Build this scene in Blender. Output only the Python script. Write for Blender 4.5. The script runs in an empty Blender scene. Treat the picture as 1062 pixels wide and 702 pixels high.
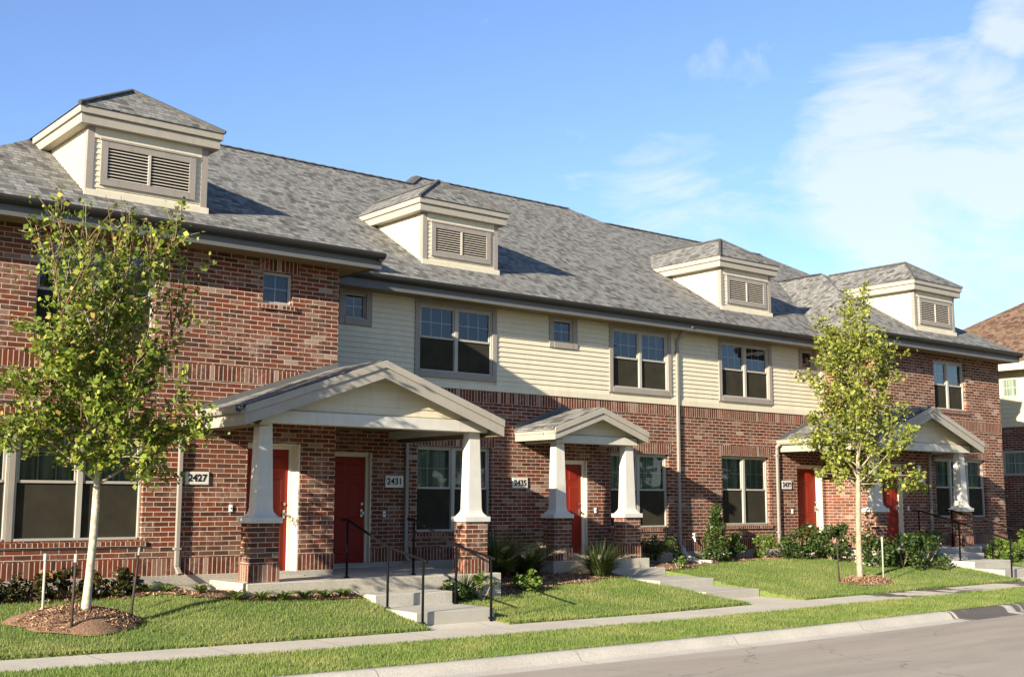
import bpy, bmesh, math, random
import numpy as np
from mathutils import Vector, Matrix

random.seed(7)
rng = np.random.default_rng(11)
R_ = math.radians
scn = bpy.context.scene

# ------------------------------------------------------------------ camera, world, sun, exposure
PITCH, YAW, ROLL = 0.135914, 0.683766, 0.002325
cam_d = bpy.data.cameras.new('camera')
cam = bpy.data.objects.new('camera', cam_d)
scn.collection.objects.link(cam)
cy, sy, cp, sp = math.cos(YAW), math.sin(YAW), math.cos(PITCH), math.sin(PITCH)
Fv = Vector((sy*cp, cy*cp, sp)); Rv = Vector((cy, -sy, 0)); Uv = Rv.cross(Fv)
R2 = Rv*math.cos(ROLL)+Uv*math.sin(ROLL); U2 = -Rv*math.sin(ROLL)+Uv*math.cos(ROLL)
m = Matrix.Identity(4)
for i in range(3):
    m[i][0] = R2[i]; m[i][1] = U2[i]; m[i][2] = -Fv[i]
m[0][3], m[1][3], m[2][3] = 0.0, -19.4587, 1.81275
cam.matrix_world = m
cam_d.sensor_width = 36.0
cam_d.lens = 1246.6/1062*36
cam_d.clip_start = 0.1
cam_d.clip_end = 3000
scn.camera = cam

SUN_EL, SUN_AZ = 19.0, 17.5           # light travels towards +x, turned 17.5 deg into the facade, 19 deg down
sun_dir = Vector((math.cos(R_(SUN_EL))*math.cos(R_(SUN_AZ)), math.cos(R_(SUN_EL))*math.sin(R_(SUN_AZ)), -math.sin(R_(SUN_EL))))
sd = bpy.data.lights.new('sun', 'SUN'); sd.energy = 5.0; sd.angle = R_(0.5); sd.color = (1.0, 0.91, 0.76)
so = bpy.data.objects.new('sun', sd); scn.collection.objects.link(so)
so.rotation_euler = sun_dir.to_track_quat('-Z', 'Y').to_euler()
so.location = (-20, -20, 30)

scn.view_settings.view_transform = 'Standard'
scn.view_settings.look = 'None'
scn.view_settings.exposure = 1.40
scn.view_settings.gamma = 1.0
scn.view_settings.use_curve_mapping = False

world = bpy.data.worlds.new('World'); scn.world = world; world.use_nodes = True
nt = world.node_tree; nt.nodes.clear()
def N(nt, t, **kw):
    n = nt.nodes.new(t)
    for k, v in kw.items():
        if k.startswith('i_'):
            n.inputs[k[2:].replace('_', ' ')].default_value = v
        else:
            setattr(n, k, v)
    return n
def lk(nt, a, b): nt.links.new(a, b)
wo = N(nt, 'ShaderNodeOutputWorld'); bg = N(nt, 'ShaderNodeBackground'); bg.inputs['Strength'].default_value = 0.078
sky = N(nt, 'ShaderNodeTexSky'); sky.sky_type = 'NISHITA'; sky.sun_disc = False
sky.sun_elevation = R_(SUN_EL)
to_sun = -sun_dir
sky.sun_rotation = math.atan2(to_sun.x, to_sun.y)
sky.altitude = 200; sky.air_density = 1.0; sky.dust_density = 0.35; sky.ozone_density = 2.2
tc = N(nt, 'ShaderNodeTexCoord')
# cirrus and thin cumulus banks: each bank has a centre direction, an inner and an outer radius in degrees and a density
mp1 = N(nt, 'ShaderNodeMapping'); mp1.inputs['Location'].default_value = (1.3, 2.1, 0.7); mp1.inputs['Scale'].default_value = (1.0, 1.0, 2.6)
lk(nt, tc.outputs['Generated'], mp1.inputs[0])
nz1 = N(nt, 'ShaderNodeTexNoise'); nz1.inputs['Scale'].default_value = 8.0; nz1.inputs['Detail'].default_value = 9; nz1.inputs['Roughness'].default_value = 0.60; nz1.inputs['Distortion'].default_value = 0.5
lk(nt, mp1.outputs[0], nz1.inputs['Vector'])
acc = None
for (dv, r0, r1, st) in (((.830, .497, .250), 2.5, 8.0, .88), ((.79, .555, .225), .5, 5.0, .40), ((.865, .462, .20), 1, 6, .50), ((.832, .420, .364), .6, 3.0, .80), ((.705, .667, .236), 1, 6.5, .48), ((.64, .715, .275), .5, 4.5, .38), ((.719, .604, .345), .2, 3.2, .30),
                         ((-.5, -.8, .33), 5, 30, .5), ((.3, -.9, .3), 5, 25, .45), ((-.9, .1, .5), 5, 20, .4)):
    dt = N(nt, 'ShaderNodeVectorMath', operation='DOT_PRODUCT'); lk(nt, tc.outputs['Generated'], dt.inputs[0])
    l_ = math.sqrt(sum(q*q for q in dv)); dt.inputs[1].default_value = tuple(q/l_ for q in dv)
    mr = N(nt, 'ShaderNodeMapRange'); mr.interpolation_type = 'SMOOTHSTEP'; mr.inputs['From Min'].default_value = math.cos(R_(r1)); mr.inputs['From Max'].default_value = math.cos(R_(r0))
    mr.inputs['To Min'].default_value = 0; mr.inputs['To Max'].default_value = st; lk(nt, dt.outputs['Value'], mr.inputs['Value'])
    if acc is None: acc = mr.outputs[0]
    else:
        ad = N(nt, 'ShaderNodeMath', operation='MAXIMUM'); lk(nt, acc, ad.inputs[0]); lk(nt, mr.outputs[0], ad.inputs[1]); acc = ad.outputs[0]
nm = N(nt, 'ShaderNodeMath', operation='MULTIPLY_ADD'); lk(nt, nz1.outputs['Fac'], nm.inputs[0]); nm.inputs[1].default_value = 2.0; nm.inputs[2].default_value = -1.0
addb = N(nt, 'ShaderNodeMath', operation='ADD'); lk(nt, nm.outputs[0], addb.inputs[0]); lk(nt, acc, addb.inputs[1])
cr = N(nt, 'ShaderNodeValToRGB'); cr.color_ramp.elements[0].position = 0.34; cr.color_ramp.elements[0].color = (0, 0, 0, 1)
cr.color_ramp.elements[1].position = 0.84; cr.color_ramp.elements[1].color = (1, 1, 1, 1)
lk(nt, addb.outputs[0], cr.inputs[0])
tint = N(nt, 'ShaderNodeMix'); tint.data_type = 'RGBA'; tint.blend_type = 'MULTIPLY'; tint.inputs[0].default_value = 1.0
lk(nt, sky.outputs[0], tint.inputs[6]); tint.inputs[7].default_value = (0.93, 0.985, 1.20, 1)
cf = N(nt, 'ShaderNodeMath', operation='MULTIPLY'); lk(nt, cr.outputs[0], cf.inputs[0]); cf.inputs[1].default_value = 0.66
mixc = N(nt, 'ShaderNodeMix'); mixc.data_type = 'RGBA'
lk(nt, cf.outputs[0], mixc.inputs['Factor']); lk(nt, tint.outputs[2], mixc.inputs[6]); mixc.inputs[7].default_value = (4.7, 4.95, 5.8, 1)
lk(nt, mixc.outputs[2], bg.inputs['Color']); lk(nt, bg.outputs[0], wo.inputs['Surface'])

# ------------------------------------------------------------------ helpers
def link(o, parent=None):
    scn.collection.objects.link(o)
    if parent is not None: o.parent = parent
    return o
def tag(o, label=None, cat=None, group=None, kind=None):
    if label: o['label'] = label
    if cat: o['category'] = cat
    if group: o['group'] = group
    if kind: o['kind'] = kind
    return o
def empty(name, loc=(0, 0, 0), label=None, cat=None, group=None):
    o = bpy.data.objects.new(name, None); o.location = loc; o.empty_display_size = 0.2
    link(o); return tag(o, label, cat, group)
class MB:
    def __init__(s): s.v = []; s.f = []; s.o = (0, 0, 0)
    def vert(s, p): s.v.append(tuple(p)); return len(s.v)-1
    def poly(s, pts): s.f.append([s.vert(p) for p in pts]); return s
    def box(s, x0, x1, y0, y1, z0, z1):
        if x0 > x1: x0, x1 = x1, x0
        if y0 > y1: y0, y1 = y1, y0
        if z0 > z1: z0, z1 = z1, z0
        b = len(s.v)
        s.v += [(x0,y0,z0),(x1,y0,z0),(x1,y1,z0),(x0,y1,z0),(x0,y0,z1),(x1,y0,z1),(x1,y1,z1),(x0,y1,z1)]
        s.f += [[b,b+3,b+2,b+1],[b+4,b+5,b+6,b+7],[b,b+1,b+5,b+4],[b+1,b+2,b+6,b+5],[b+2,b+3,b+7,b+6],[b+3,b,b+4,b+7]]
        return s
    def extrude(s, pts, d):               # closed polygon prism along vector d
        b = len(s.v); n = len(pts); d = Vector(d)
        s.v += [tuple(p) for p in pts] + [tuple(Vector(p)+d) for p in pts]
        s.f.append(list(range(b, b+n))); s.f.append(list(range(b+2*n-1, b+n-1, -1)))
        for i in range(n):
            j = (i+1) % n; s.f.append([b+i, b+n+i, b+n+j, b+j])
        return s
    def loft(s, rings, cap=True):
        n = len(rings[0]); b = len(s.v)
        for r in rings: s.v += [tuple(p) for p in r]
        for k in range(len(rings)-1):
            for i in range(n):
                j = (i+1) % n
                s.f.append([b+k*n+i, b+k*n+j, b+(k+1)*n+j, b+(k+1)*n+i])
        if cap:
            s.f.append([b+i for i in range(n)][::-1]); s.f.append([b+(len(rings)-1)*n+i for i in range(n)])
        return s
    def tube(s, pts, radii, n=8, cap=True):
        rings = []
        pts = [Vector(p) for p in pts]
        if not hasattr(radii, '__len__'): radii = [radii]*len(pts)
        prev = None
        for i, p in enumerate(pts):
            t = (pts[min(i+1, len(pts)-1)]-pts[max(i-1, 0)])
            if t.length < 1e-9: t = Vector((0, 0, 1))
            t.normalize()
            if prev is None:
                a = Vector((1, 0, 0)) if abs(t.x) < 0.9 else Vector((0, 1, 0))
                u = t.cross(a).normalized()
            else:
                u = (prev - t*prev.dot(t)); u = u.normalized() if u.length > 1e-6 else t.orthogonal().normalized()
            prev = u; w = t.cross(u)
            rings.append([p+(u*math.cos(2*math.pi*k/n)+w*math.sin(2*math.pi*k/n))*radii[i] for k in range(n)])
        return s.loft(rings, cap)
    def bar(s, a, b, w, h):               # rectangular bar from a to b, w across (horizontal), h tall
        a, b = Vector(a), Vector(b); t = (b-a).normalized()
        sx = Vector((-t.y, t.x, 0)); sx = sx.normalized() if sx.length > 1e-6 else Vector((1, 0, 0))
        uz = sx.cross(t)*-1
        r = lambda p: [p+sx*w/2+uz*h/2, p-sx*w/2+uz*h/2, p-sx*w/2-uz*h/2, p+sx*w/2-uz*h/2]
        return s.loft([r(a), r(b)])
    def build(s, name, mat, parent=None, smooth=False, fix=True):
        me = bpy.data.meshes.new(name); me.from_pydata(s.v, [], s.f); me.update()
        if fix:
            bm = bmesh.new(); bm.from_mesh(me); bmesh.ops.recalc_face_normals(bm, faces=bm.faces); bm.to_mesh(me); bm.free()
        if smooth:
            me.polygons.foreach_set('use_smooth', [True]*len(me.polygons))
        o = bpy.data.objects.new(name, me)
        if mat is not None: me.materials.append(mat)
        return link(o, parent)
def build_split(mb, name, mat, parent=None):
    """one object per separate piece"""
    n = len(mb.v); pa = list(range(n))
    def fd(i):
        while pa[i] != i: pa[i] = pa[pa[i]]; i = pa[i]
        return i
    for f in mb.f:
        for i in f[1:]: pa[fd(i)] = fd(f[0])
    gr = {}
    for f in mb.f: gr.setdefault(fd(f[0]), []).append(f)
    out = []
    for fs in gr.values():
        ids = sorted({i for f in fs for i in f}); mp = {i: k for k, i in enumerate(ids)}; q = MB(); q.v = [mb.v[i] for i in ids]; q.f = [[mp[i] for i in f] for f in fs]
        out.append(q.build(name, mat, parent))
    return out
def bevel(o, w=0.006, seg=2):
    md = o.modifiers.new('bevel', 'BEVEL'); md.width = w; md.segments = seg; md.limit_method = 'ANGLE'; md.angle_limit = R_(40); return o

def mat(name):
    m = bpy.data.materials.new(name); m.use_nodes = True; nt = m.node_tree; nt.nodes.clear()
    o = N(nt, 'ShaderNodeOutputMaterial'); b = N(nt, 'ShaderNodeBsdfPrincipled'); lk(nt, b.outputs[0], o.inputs[0])
    return m, nt, b, o
def ramp(nt, stops, inp, interp='LINEAR'):
    r = N(nt, 'ShaderNodeValToRGB'); e = r.color_ramp; e.interpolation = interp
    while len(e.elements) < len(stops): e.elements.new(0.5)
    for el, (p, c) in zip(e.elements, stops):
        el.position = p; el.color = (*c, 1) if len(c) == 3 else c
    lk(nt, inp, r.inputs[0]); return r
def noise(nt, vec, scale, detail=4, rough=0.55, dist=0):
    n = N(nt, 'ShaderNodeTexNoise'); n.inputs['Scale'].default_value = scale; n.inputs['Detail'].default_value = detail
    n.inputs['Roughness'].default_value = rough; n.inputs['Distortion'].default_value = dist
    if vec is not None: lk(nt, vec, n.inputs['Vector'])
    return n
def mixrgb(nt, fac, a, b, mode='MIX'):
    x = N(nt, 'ShaderNodeMix'); x.data_type = 'RGBA'; x.blend_type = mode
    for s, v in ((0, fac), (6, a), (7, b)):
        if hasattr(v, 'is_linked') or hasattr(v, 'links'): lk(nt, v, x.inputs[s])
        elif s == 0: x.inputs[0].default_value = v
        else: x.inputs[s].default_value = (*v, 1)
    return x.outputs[2]
def math_(nt, op, a, b=None):
    x = N(nt, 'ShaderNodeMath', operation=op)
    for i, v in enumerate((a, b)):
        if v is None: continue
        if hasattr(v, 'links'): lk(nt, v, x.inputs[i])
        else: x.inputs[i].default_value = v
    return x.outputs[0]
def bump(nt, b, h, strength=0.4, dist=0.01):
    u = N(nt, 'ShaderNodeBump'); u.inputs['Strength'].default_value = strength; u.inputs['Distance'].default_value = dist
    lk(nt, h, u.inputs['Height']); lk(nt, u.outputs[0], b.inputs['Normal']); return u
def objco(nt):
    t = N(nt, 'ShaderNodeTexCoord'); return t.outputs['Object']

# ------------------------------------------------------------------ materials
def brick_mat(name, soldier=False, dark=1.0):
    m, nt, b, o = mat(name)
    co = objco(nt); s = N(nt, 'ShaderNodeSeparateXYZ'); lk(nt, co, s.inputs[0])
    u = math_(nt, 'ADD', s.outputs['X'], s.outputs['Y'])
    c = N(nt, 'ShaderNodeCombineXYZ')
    wob = noise(nt, co, 3.0, 2); wv = math_(nt, 'MULTIPLY', math_(nt, 'SUBTRACT', wob.outputs['Fac'], 0.5), 0.010)
    v = math_(nt, 'ADD', s.outputs['Z'], wv)
    if soldier: lk(nt, v, c.inputs[0]); lk(nt, u, c.inputs[1])
    else: lk(nt, u, c.inputs[0]); lk(nt, v, c.inputs[1])
    t = N(nt, 'ShaderNodeTexBrick'); t.offset = 0.0 if soldier else 0.5; t.squash = 1.0
    t.inputs['Scale'].default_value = 1.0; t.inputs['Brick Width'].default_value = 0.28 if soldier else 0.254
    t.inputs['Row Height'].default_value = 0.0758; t.inputs['Mortar Size'].default_value = 0.0066
    t.inputs['Mortar Smooth'].default_value = 0.25; t.inputs['Bias'].default_value = 0.0
    t.inputs['Color1'].default_value = (0, 0, 0, 1); t.inputs['Color2'].default_value = (1, 1, 1, 1); t.inputs['Mortar'].default_value = (0.5, 0.5, 0.5, 1)
    lk(nt, c.outputs[0], t.inputs['Vector'])
    # per-brick shade
    r = ramp(nt, [(0.0, (0.058, 0.025, 0.016)), (0.18, (0.085, 0.026, 0.014)), (0.36, (0.130, 0.031, 0.013)), (0.60, (0.180, 0.042, 0.016)),
                  (0.76, (0.110, 0.032, 0.018)), (0.86, (0.150, 0.062, 0.037)), (0.95, (0.22, 0.130, 0.088)), (1.0, (0.33, 0.235, 0.175))], t.outputs['Color'])
    # lime wash smears over groups of bricks and inside single bricks
    big = noise(nt, co, 1.9, 6, 0.72); smear = ramp(nt, [(0.50, (0, 0, 0)), (0.68, (0.80, 0.80, 0.80))], big.outputs['Fac'])
    fine = noise(nt, co, 14, 4, 0.6); finer = ramp(nt, [(0.38, (0.05, 0.05, 0.05)), (0.60, (1, 1, 1))], fine.outputs['Fac'])
    sm = math_(nt, 'MULTIPLY', smear.outputs[0], finer.outputs[0])
    col = mixrgb(nt, sm, r.outputs[0], (0.33, 0.225, 0.165))
    dm = N(nt, 'ShaderNodeMapRange'); dm.inputs['From Min'].default_value = 0.68; dm.inputs['From Max'].default_value = 1.35; dm.inputs['To Min'].default_value = 0.32; dm.inputs['To Max'].default_value = 0.0; lk(nt, s.outputs['Z'], dm.inputs['Value'])
    dn = noise(nt, co, 1.1, 5, 0.7); dr = ramp(nt, [(0.42, (0, 0, 0)), (0.62, (1, 1, 1))], math_(nt, 'ADD', dn.outputs['Fac'], math_(nt, 'MULTIPLY', dm.outputs[0], 0.4)))
    stain_f = math_(nt, 'MULTIPLY', dr.outputs[0], 0.0 if soldier else 0.28)
    grit = noise(nt, co, 70, 3, 0.7); gr = ramp(nt, [(0.3, (0.72, 0.72, 0.72)), (0.7, (1.22, 1.2, 1.18))], grit.outputs['Fac'])
    col = mixrgb(nt, 1.0, col, gr.outputs[0], 'MULTIPLY')
    mort = ramp(nt, [(0.3, (0.41, 0.32, 0.235)), (0.7, (0.58, 0.46, 0.35))], fine.outputs['Fac'])
    col = mixrgb(nt, t.outputs['Fac'], col, mort.outputs[0])
    col = mixrgb(nt, stain_f, col, (0.10, 0.065, 0.045))
    lk(nt, col, b.inputs['Base Color']); b.inputs['Roughness'].default_value = 0.9
    b.inputs['Specular IOR Level'].default_value = 0.2
    inv = math_(nt, 'SUBTRACT', 1.0, t.outputs['Fac'])
    hh = math_(nt, 'ADD', inv, math_(nt, 'MULTIPLY', fine.outputs['Fac'], 0.35))
    bump(nt, b, hh, 0.75, 0.012)
    return m
M = {}
M['brick'] = brick_mat('brick'); M['soldier'] = brick_mat('soldier_brick', True)

def paint(name, c, rough=0.55, var=0.12, scale=6, dirt=None, spec=0.25):
    m, nt, b, o = mat(name)
    co = objco(nt); n = noise(nt, co, scale, 5, 0.6)
    lo = tuple(x*(1-var) for x in c); hi = tuple(min(1, x*(1+var)) for x in c)
    r = ramp(nt, [(0.3, lo), (0.7, hi)], n.outputs['Fac']); out = r.outputs[0]
    if dirt:
        mp = N(nt, 'ShaderNodeMapping'); mp.inputs['Scale'].default_value = (5, 5, 0.7); lk(nt, co, mp.inputs[0])
        n2 = noise(nt, mp.outputs[0], 2.5, 5, 0.65); r2 = ramp(nt, [(0.52, (0, 0, 0)), (0.75, (0.5, 0.5, 0.5))], n2.outputs['Fac'])
        out = mixrgb(nt, r2.outputs[0], out, dirt)
    lk(nt, out, b.inputs['Base Color']); b.inputs['Roughness'].default_value = rough
    b.inputs['Specular IOR Level'].default_value = spec
    n3 = noise(nt, co, 60, 3); bump(nt, b, n3.outputs['Fac'], 0.06, 0.004)
    return m
M['siding'] = paint('cream_siding', (0.60, 0.535, 0.385), 0.6, 0.06, 3, (0.48, 0.415, 0.285))
M['trim'] = paint('taupe_trim', (0.27, 0.235, 0.195), 0.55, 0.06, 4, (0.20, 0.17, 0.14))
M['fascia'] = paint('porch_fascia', (0.33, 0.295, 0.235), 0.55, 0.06, 4, (0.25, 0.22, 0.175))
M['eavefascia'] = paint('eave_fascia', (0.115, 0.112, 0.104), 0.55, 0.06, 4)
M['gutter'] = paint('bronze_gutter', (0.034, 0.031, 0.027), 0.5, 0.1, 5)
M['downspout'] = paint('tan_downspout', (0.26, 0.232, 0.19), 0.5, 0.06, 5)
M['soffit'] = paint('soffit', (0.20, 0.145, 0.07), 0.8, 0.06, 4)
M['column'] = paint('column_paint', (0.56, 0.525, 0.45), 0.55, 0.06, 5, (0.42, 0.385, 0.32))
M['vinyl'] = paint('window_vinyl', (0.37, 0.335, 0.275), 0.45, 0.04, 4)
M['grid'] = paint('glazing_grid', (0.55, 0.53, 0.46), 0.5, 0.04, 4)
M['jamb'] = paint('door_jamb', (0.62, 0.56, 0.43), 0.5, 0.04, 4)
M['red'] = paint('red_door', (0.20, 0.013, 0.003), 0.6, 0.07, 5)
M['iron'] = paint('black_iron', (0.005, 0.005, 0.005), 0.7, 0.15, 20, None, 0.1)
M['plate'] = paint('number_plate', (0.62, 0.58, 0.50), 0.5, 0.05, 8)
M['ink'] = paint('black_numerals', (0.012, 0.012, 0.012), 0.5, 0.05, 8)
M['slat'] = paint('louver_slat', (0.45, 0.40, 0.32), 0.55, 0.05, 5)
M['dark'] = paint('louver_void', (0.02, 0.019, 0.018), 0.9, 0.1, 5)
M['screen'] = paint('insect_screen', (0.036, 0.032, 0.022), 0.95, 0.2, 3, None, 0.05)
M['white'] = paint('white_plastic', (0.75, 0.74, 0.70), 0.4, 0.04, 8)
M['metal'] = None
m, nt, b, o = mat('brushed_metal'); b.inputs['Base Color'].default_value = (0.55, 0.53, 0.5, 1); b.inputs['Metallic'].default_value = 1; b.inputs['Roughness'].default_value = 0.3
n = noise(nt, objco(nt), 40, 3); bump(nt, b, n.outputs['Fac'], 0.05, 0.002); M['metal'] = m

def glass_mat():
    m, nt, b, o = mat('window_glass'); nt.nodes.remove(b)
    tr = N(nt, 'ShaderNodeBsdfTransparent'); tr.inputs[0].default_value = (0.80, 0.86, 0.86, 1)
    gl = N(nt, 'ShaderNodeBsdfGlossy'); gl.inputs['Roughness'].default_value = 0.015; gl.inputs['Color'].default_value = (0.95, 0.97, 1, 1)
    fr = N(nt, 'ShaderNodeFresnel'); fr.inputs['IOR'].default_value = 1.5
    n = noise(nt, objco(nt), 1.4, 2); u = N(nt, 'ShaderNodeBump'); u.inputs['Strength'].default_value = 0.05; u.inputs['Distance'].default_value = 0.05
    lk(nt, n.outputs['Fac'], u.inputs['Height']); lk(nt, u.outputs[0], gl.inputs['Normal']); lk(nt, u.outputs[0], fr.inputs['Normal'])
    f2 = math_(nt, 'MINIMUM', math_(nt, 'MULTIPLY', fr.outputs[0], 1.5), 1.0)
    mx = N(nt, 'ShaderNodeMixShader'); lk(nt, f2, mx.inputs[0]); lk(nt, tr.outputs[0], mx.inputs[1]); lk(nt, gl.outputs[0], mx.inputs[2])
    lk(nt, mx.outputs[0], o.inputs[0]); return m
M['glass'] = glass_mat()
def blind_mat(name, c0, c1):
    m, nt, b, o = mat(name); co = objco(nt)
    s = N(nt, 'ShaderNodeSeparateXYZ'); lk(nt, co, s.inputs[0])
    mp = N(nt, 'ShaderNodeMapping'); mp.inputs['Scale'].default_value = (1, 1, 0.05); lk(nt, co, mp.inputs[0])
    n = noise(nt, mp.outputs[0], 9, 3); r = ramp(nt, [(0.35, c0), (0.65, c1)], n.outputs['Fac'])
    lk(nt, r.outputs[0], b.inputs['Base Color']); b.inputs['Roughness'].default_value = 0.9; return m
M['curtain'] = blind_mat('green_curtain', (0.13, 0.15, 0.105), (0.38, 0.42, 0.30))
M['interior'] = blind_mat('room_shade', (0.012, 0.014, 0.016), (0.022, 0.026, 0.03))  # near-black colour stands in for the shade of the room behind

def shingle_mat(name, stops, k=1.0):
    m, nt, b, o = mat(name); co = objco(nt)
    s = N(nt, 'ShaderNodeSeparateXYZ'); lk(nt, co, s.inputs[0])
    g = N(nt, 'ShaderNodeNewGeometry'); sn = N(nt, 'ShaderNodeSeparateXYZ'); lk(nt, g.outputs['True Normal'], sn.inputs[0])
    ax = math_(nt, 'GREATER_THAN', math_(nt, 'ABSOLUTE', sn.outputs['X']), math_(nt, 'ABSOLUTE', sn.outputs['Y']))
    def pick(a, c): # a when facing +-y, c when facing +-x
        return math_(nt, 'ADD', math_(nt, 'MULTIPLY', a, math_(nt, 'SUBTRACT', 1.0, ax)), math_(nt, 'MULTIPLY', c, ax))
    u = pick(s.outputs['X'], s.outputs['Y']); v = s.outputs['Z']
    vecs = []
    for su, off in ((0.30, 0.0), (0.118, 0.43)):
        c = N(nt, 'ShaderNodeCombineXYZ'); lk(nt, math_(nt, 'ADD', u, off), c.inputs[0]); lk(nt, v, c.inputs[1])
        t = N(nt, 'ShaderNodeTexBrick'); t.offset = 0.37; t.offset_frequency = 3
        t.inputs['Scale'].default_value = 1; t.inputs['Brick Width'].default_value = su; t.inputs['Row Height'].default_value = 0.0735*k
        t.inputs['Mortar Size'].default_value = 0.005; t.inputs['Mortar Smooth'].default_value = 0.3
        t.inputs['Color1'].default_value = (0, 0, 0, 1); t.inputs['Color2'].default_value = (1, 1, 1, 1); t.inputs['Mortar'].default_value = (0.0, 0.0, 0.0, 1)  # black joints also paint the shadow line along the shingle rows
        lk(nt, c.outputs[0], t.inputs['Vector']); vecs.append(t)
    mx = mixrgb(nt, 0.75, vecs[0].outputs['Color'], vecs[1].outputs['Color'])
    r = ramp(nt, stops, mx)
    gr = noise(nt, co, 90, 3, 0.7); grr = ramp(nt, [(0.3, (0.78, 0.78, 0.78)), (0.7, (1.22, 1.22, 1.22))], gr.outputs['Fac'])
    big = noise(nt, co, 0.5, 4); bgr = ramp(nt, [(0.3, (0.95, 0.95, 0.95)), (0.7, (1.05, 1.05, 1.05))], big.outputs['Fac'])
    col = mixrgb(nt, 1.0, mixrgb(nt, 1.0, r.outputs[0], grr.outputs[0], 'MULTIPLY'), bgr.outputs[0], 'MULTIPLY')
    lk(nt, col, b.inputs['Base Color']); b.inputs['Roughness'].default_value = 0.95; b.inputs['Specular IOR Level'].default_value = 0.15
    bump(nt, b, math_(nt, 'ADD', mx, math_(nt, 'MULTIPLY', gr.outputs['Fac'], 0.5)), 0.8, 0.012)
    return m
M['shingle'] = shingle_mat('grey_shingles', [(0.02, (0.066, 0.062, 0.053)), (0.24, (0.118, 0.112, 0.098)), (0.42, (0.168, 0.160, 0.141)), (0.6, (0.195, 0.187, 0.165)), (0.95, (0.255, 0.245, 0.215))])
M['brownshingle'] = shingle_mat('brown_shingles', [(0.05, (0.07, 0.04, 0.025)), (0.4, (0.13, 0.08, 0.05)), (0.9, (0.22, 0.14, 0.09))])
M['ridge'] = paint('ridge_shingles', (0.075, 0.072, 0.066), 0.95, 0.25, 8)

def concrete(name, c0, c1, joint=None, dark_patch=None, agg=0.25, dark_bias=0.12):
    m, nt, b, o = mat(name); co = objco(nt)
    n = noise(nt, co, 1.2, 6, 0.6); r = ramp(nt, [(0.3, c0), (0.7, c1)], n.outputs['Fac'])
    f = noise(nt, co, 55, 4, 0.7); fr = ramp(nt, [(0.3, (1-agg,)*3), (0.7, (1+agg,)*3)], f.outputs['Fac'])
    col = mixrgb(nt, 1.0, r.outputs[0], fr.outputs[0], 'MULTIPLY')
    s = N(nt, 'ShaderNodeSeparateXYZ'); lk(nt, co, s.inputs[0])
    if joint:
        w = math_(nt, 'ABSOLUTE', math_(nt, 'SUBTRACT', math_(nt, 'FRACT', math_(nt, 'DIVIDE', s.outputs['X'], joint)), 0.5))
        jm = math_(nt, 'LESS_THAN', w, 0.009/joint)
        col = mixrgb(nt, math_(nt, 'MULTIPLY', jm, 0.7), col, (0.12, 0.11, 0.095))
    if dark_patch:
        mp = N(nt, 'ShaderNodeMapping'); mp.inputs['Scale'].default_value = dark_patch[2]; lk(nt, co, mp.inputs[0])
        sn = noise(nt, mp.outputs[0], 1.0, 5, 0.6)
        mr = N(nt, 'ShaderNodeMapRange'); mr.inputs['From Min'].default_value = dark_patch[0]; mr.inputs['From Max'].default_value = dark_patch[1]
        mr.inputs['To Min'].default_value = -0.5; mr.inputs['To Max'].default_value = dark_bias; lk(nt, s.outputs['X'], mr.inputs['Value'])
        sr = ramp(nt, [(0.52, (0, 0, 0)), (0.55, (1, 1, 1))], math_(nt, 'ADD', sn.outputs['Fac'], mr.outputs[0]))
        col = mixrgb(nt, math_(nt, 'MULTIPLY', sr.outputs[0], 0.9), col, (0.055, 0.043, 0.028))  # dark brown noise patches, more of them towards larger x
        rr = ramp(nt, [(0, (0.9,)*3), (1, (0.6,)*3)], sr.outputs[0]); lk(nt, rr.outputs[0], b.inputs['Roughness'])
    else: b.inputs['Roughness'].default_value = 0.9
    lk(nt, col, b.inputs['Base Color']); bump(nt, b, f.outputs['Fac'], 0.25, 0.004)
    return m
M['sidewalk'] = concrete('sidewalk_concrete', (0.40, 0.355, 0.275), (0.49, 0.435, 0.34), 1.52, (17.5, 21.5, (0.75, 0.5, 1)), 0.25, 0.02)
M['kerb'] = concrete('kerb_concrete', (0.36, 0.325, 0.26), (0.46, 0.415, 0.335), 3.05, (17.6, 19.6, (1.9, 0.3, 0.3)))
M['step'] = concrete('step_concrete', (0.31, 0.285, 0.23), (0.40, 0.37, 0.305))
M['slab'] = concrete('porch_concrete', (0.34, 0.30, 0.23), (0.43, 0.385, 0.295))
M['found'] = concrete('foundation_concrete', (0.24, 0.215, 0.17), (0.38, 0.34, 0.27), None, None, 0.35)
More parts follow.
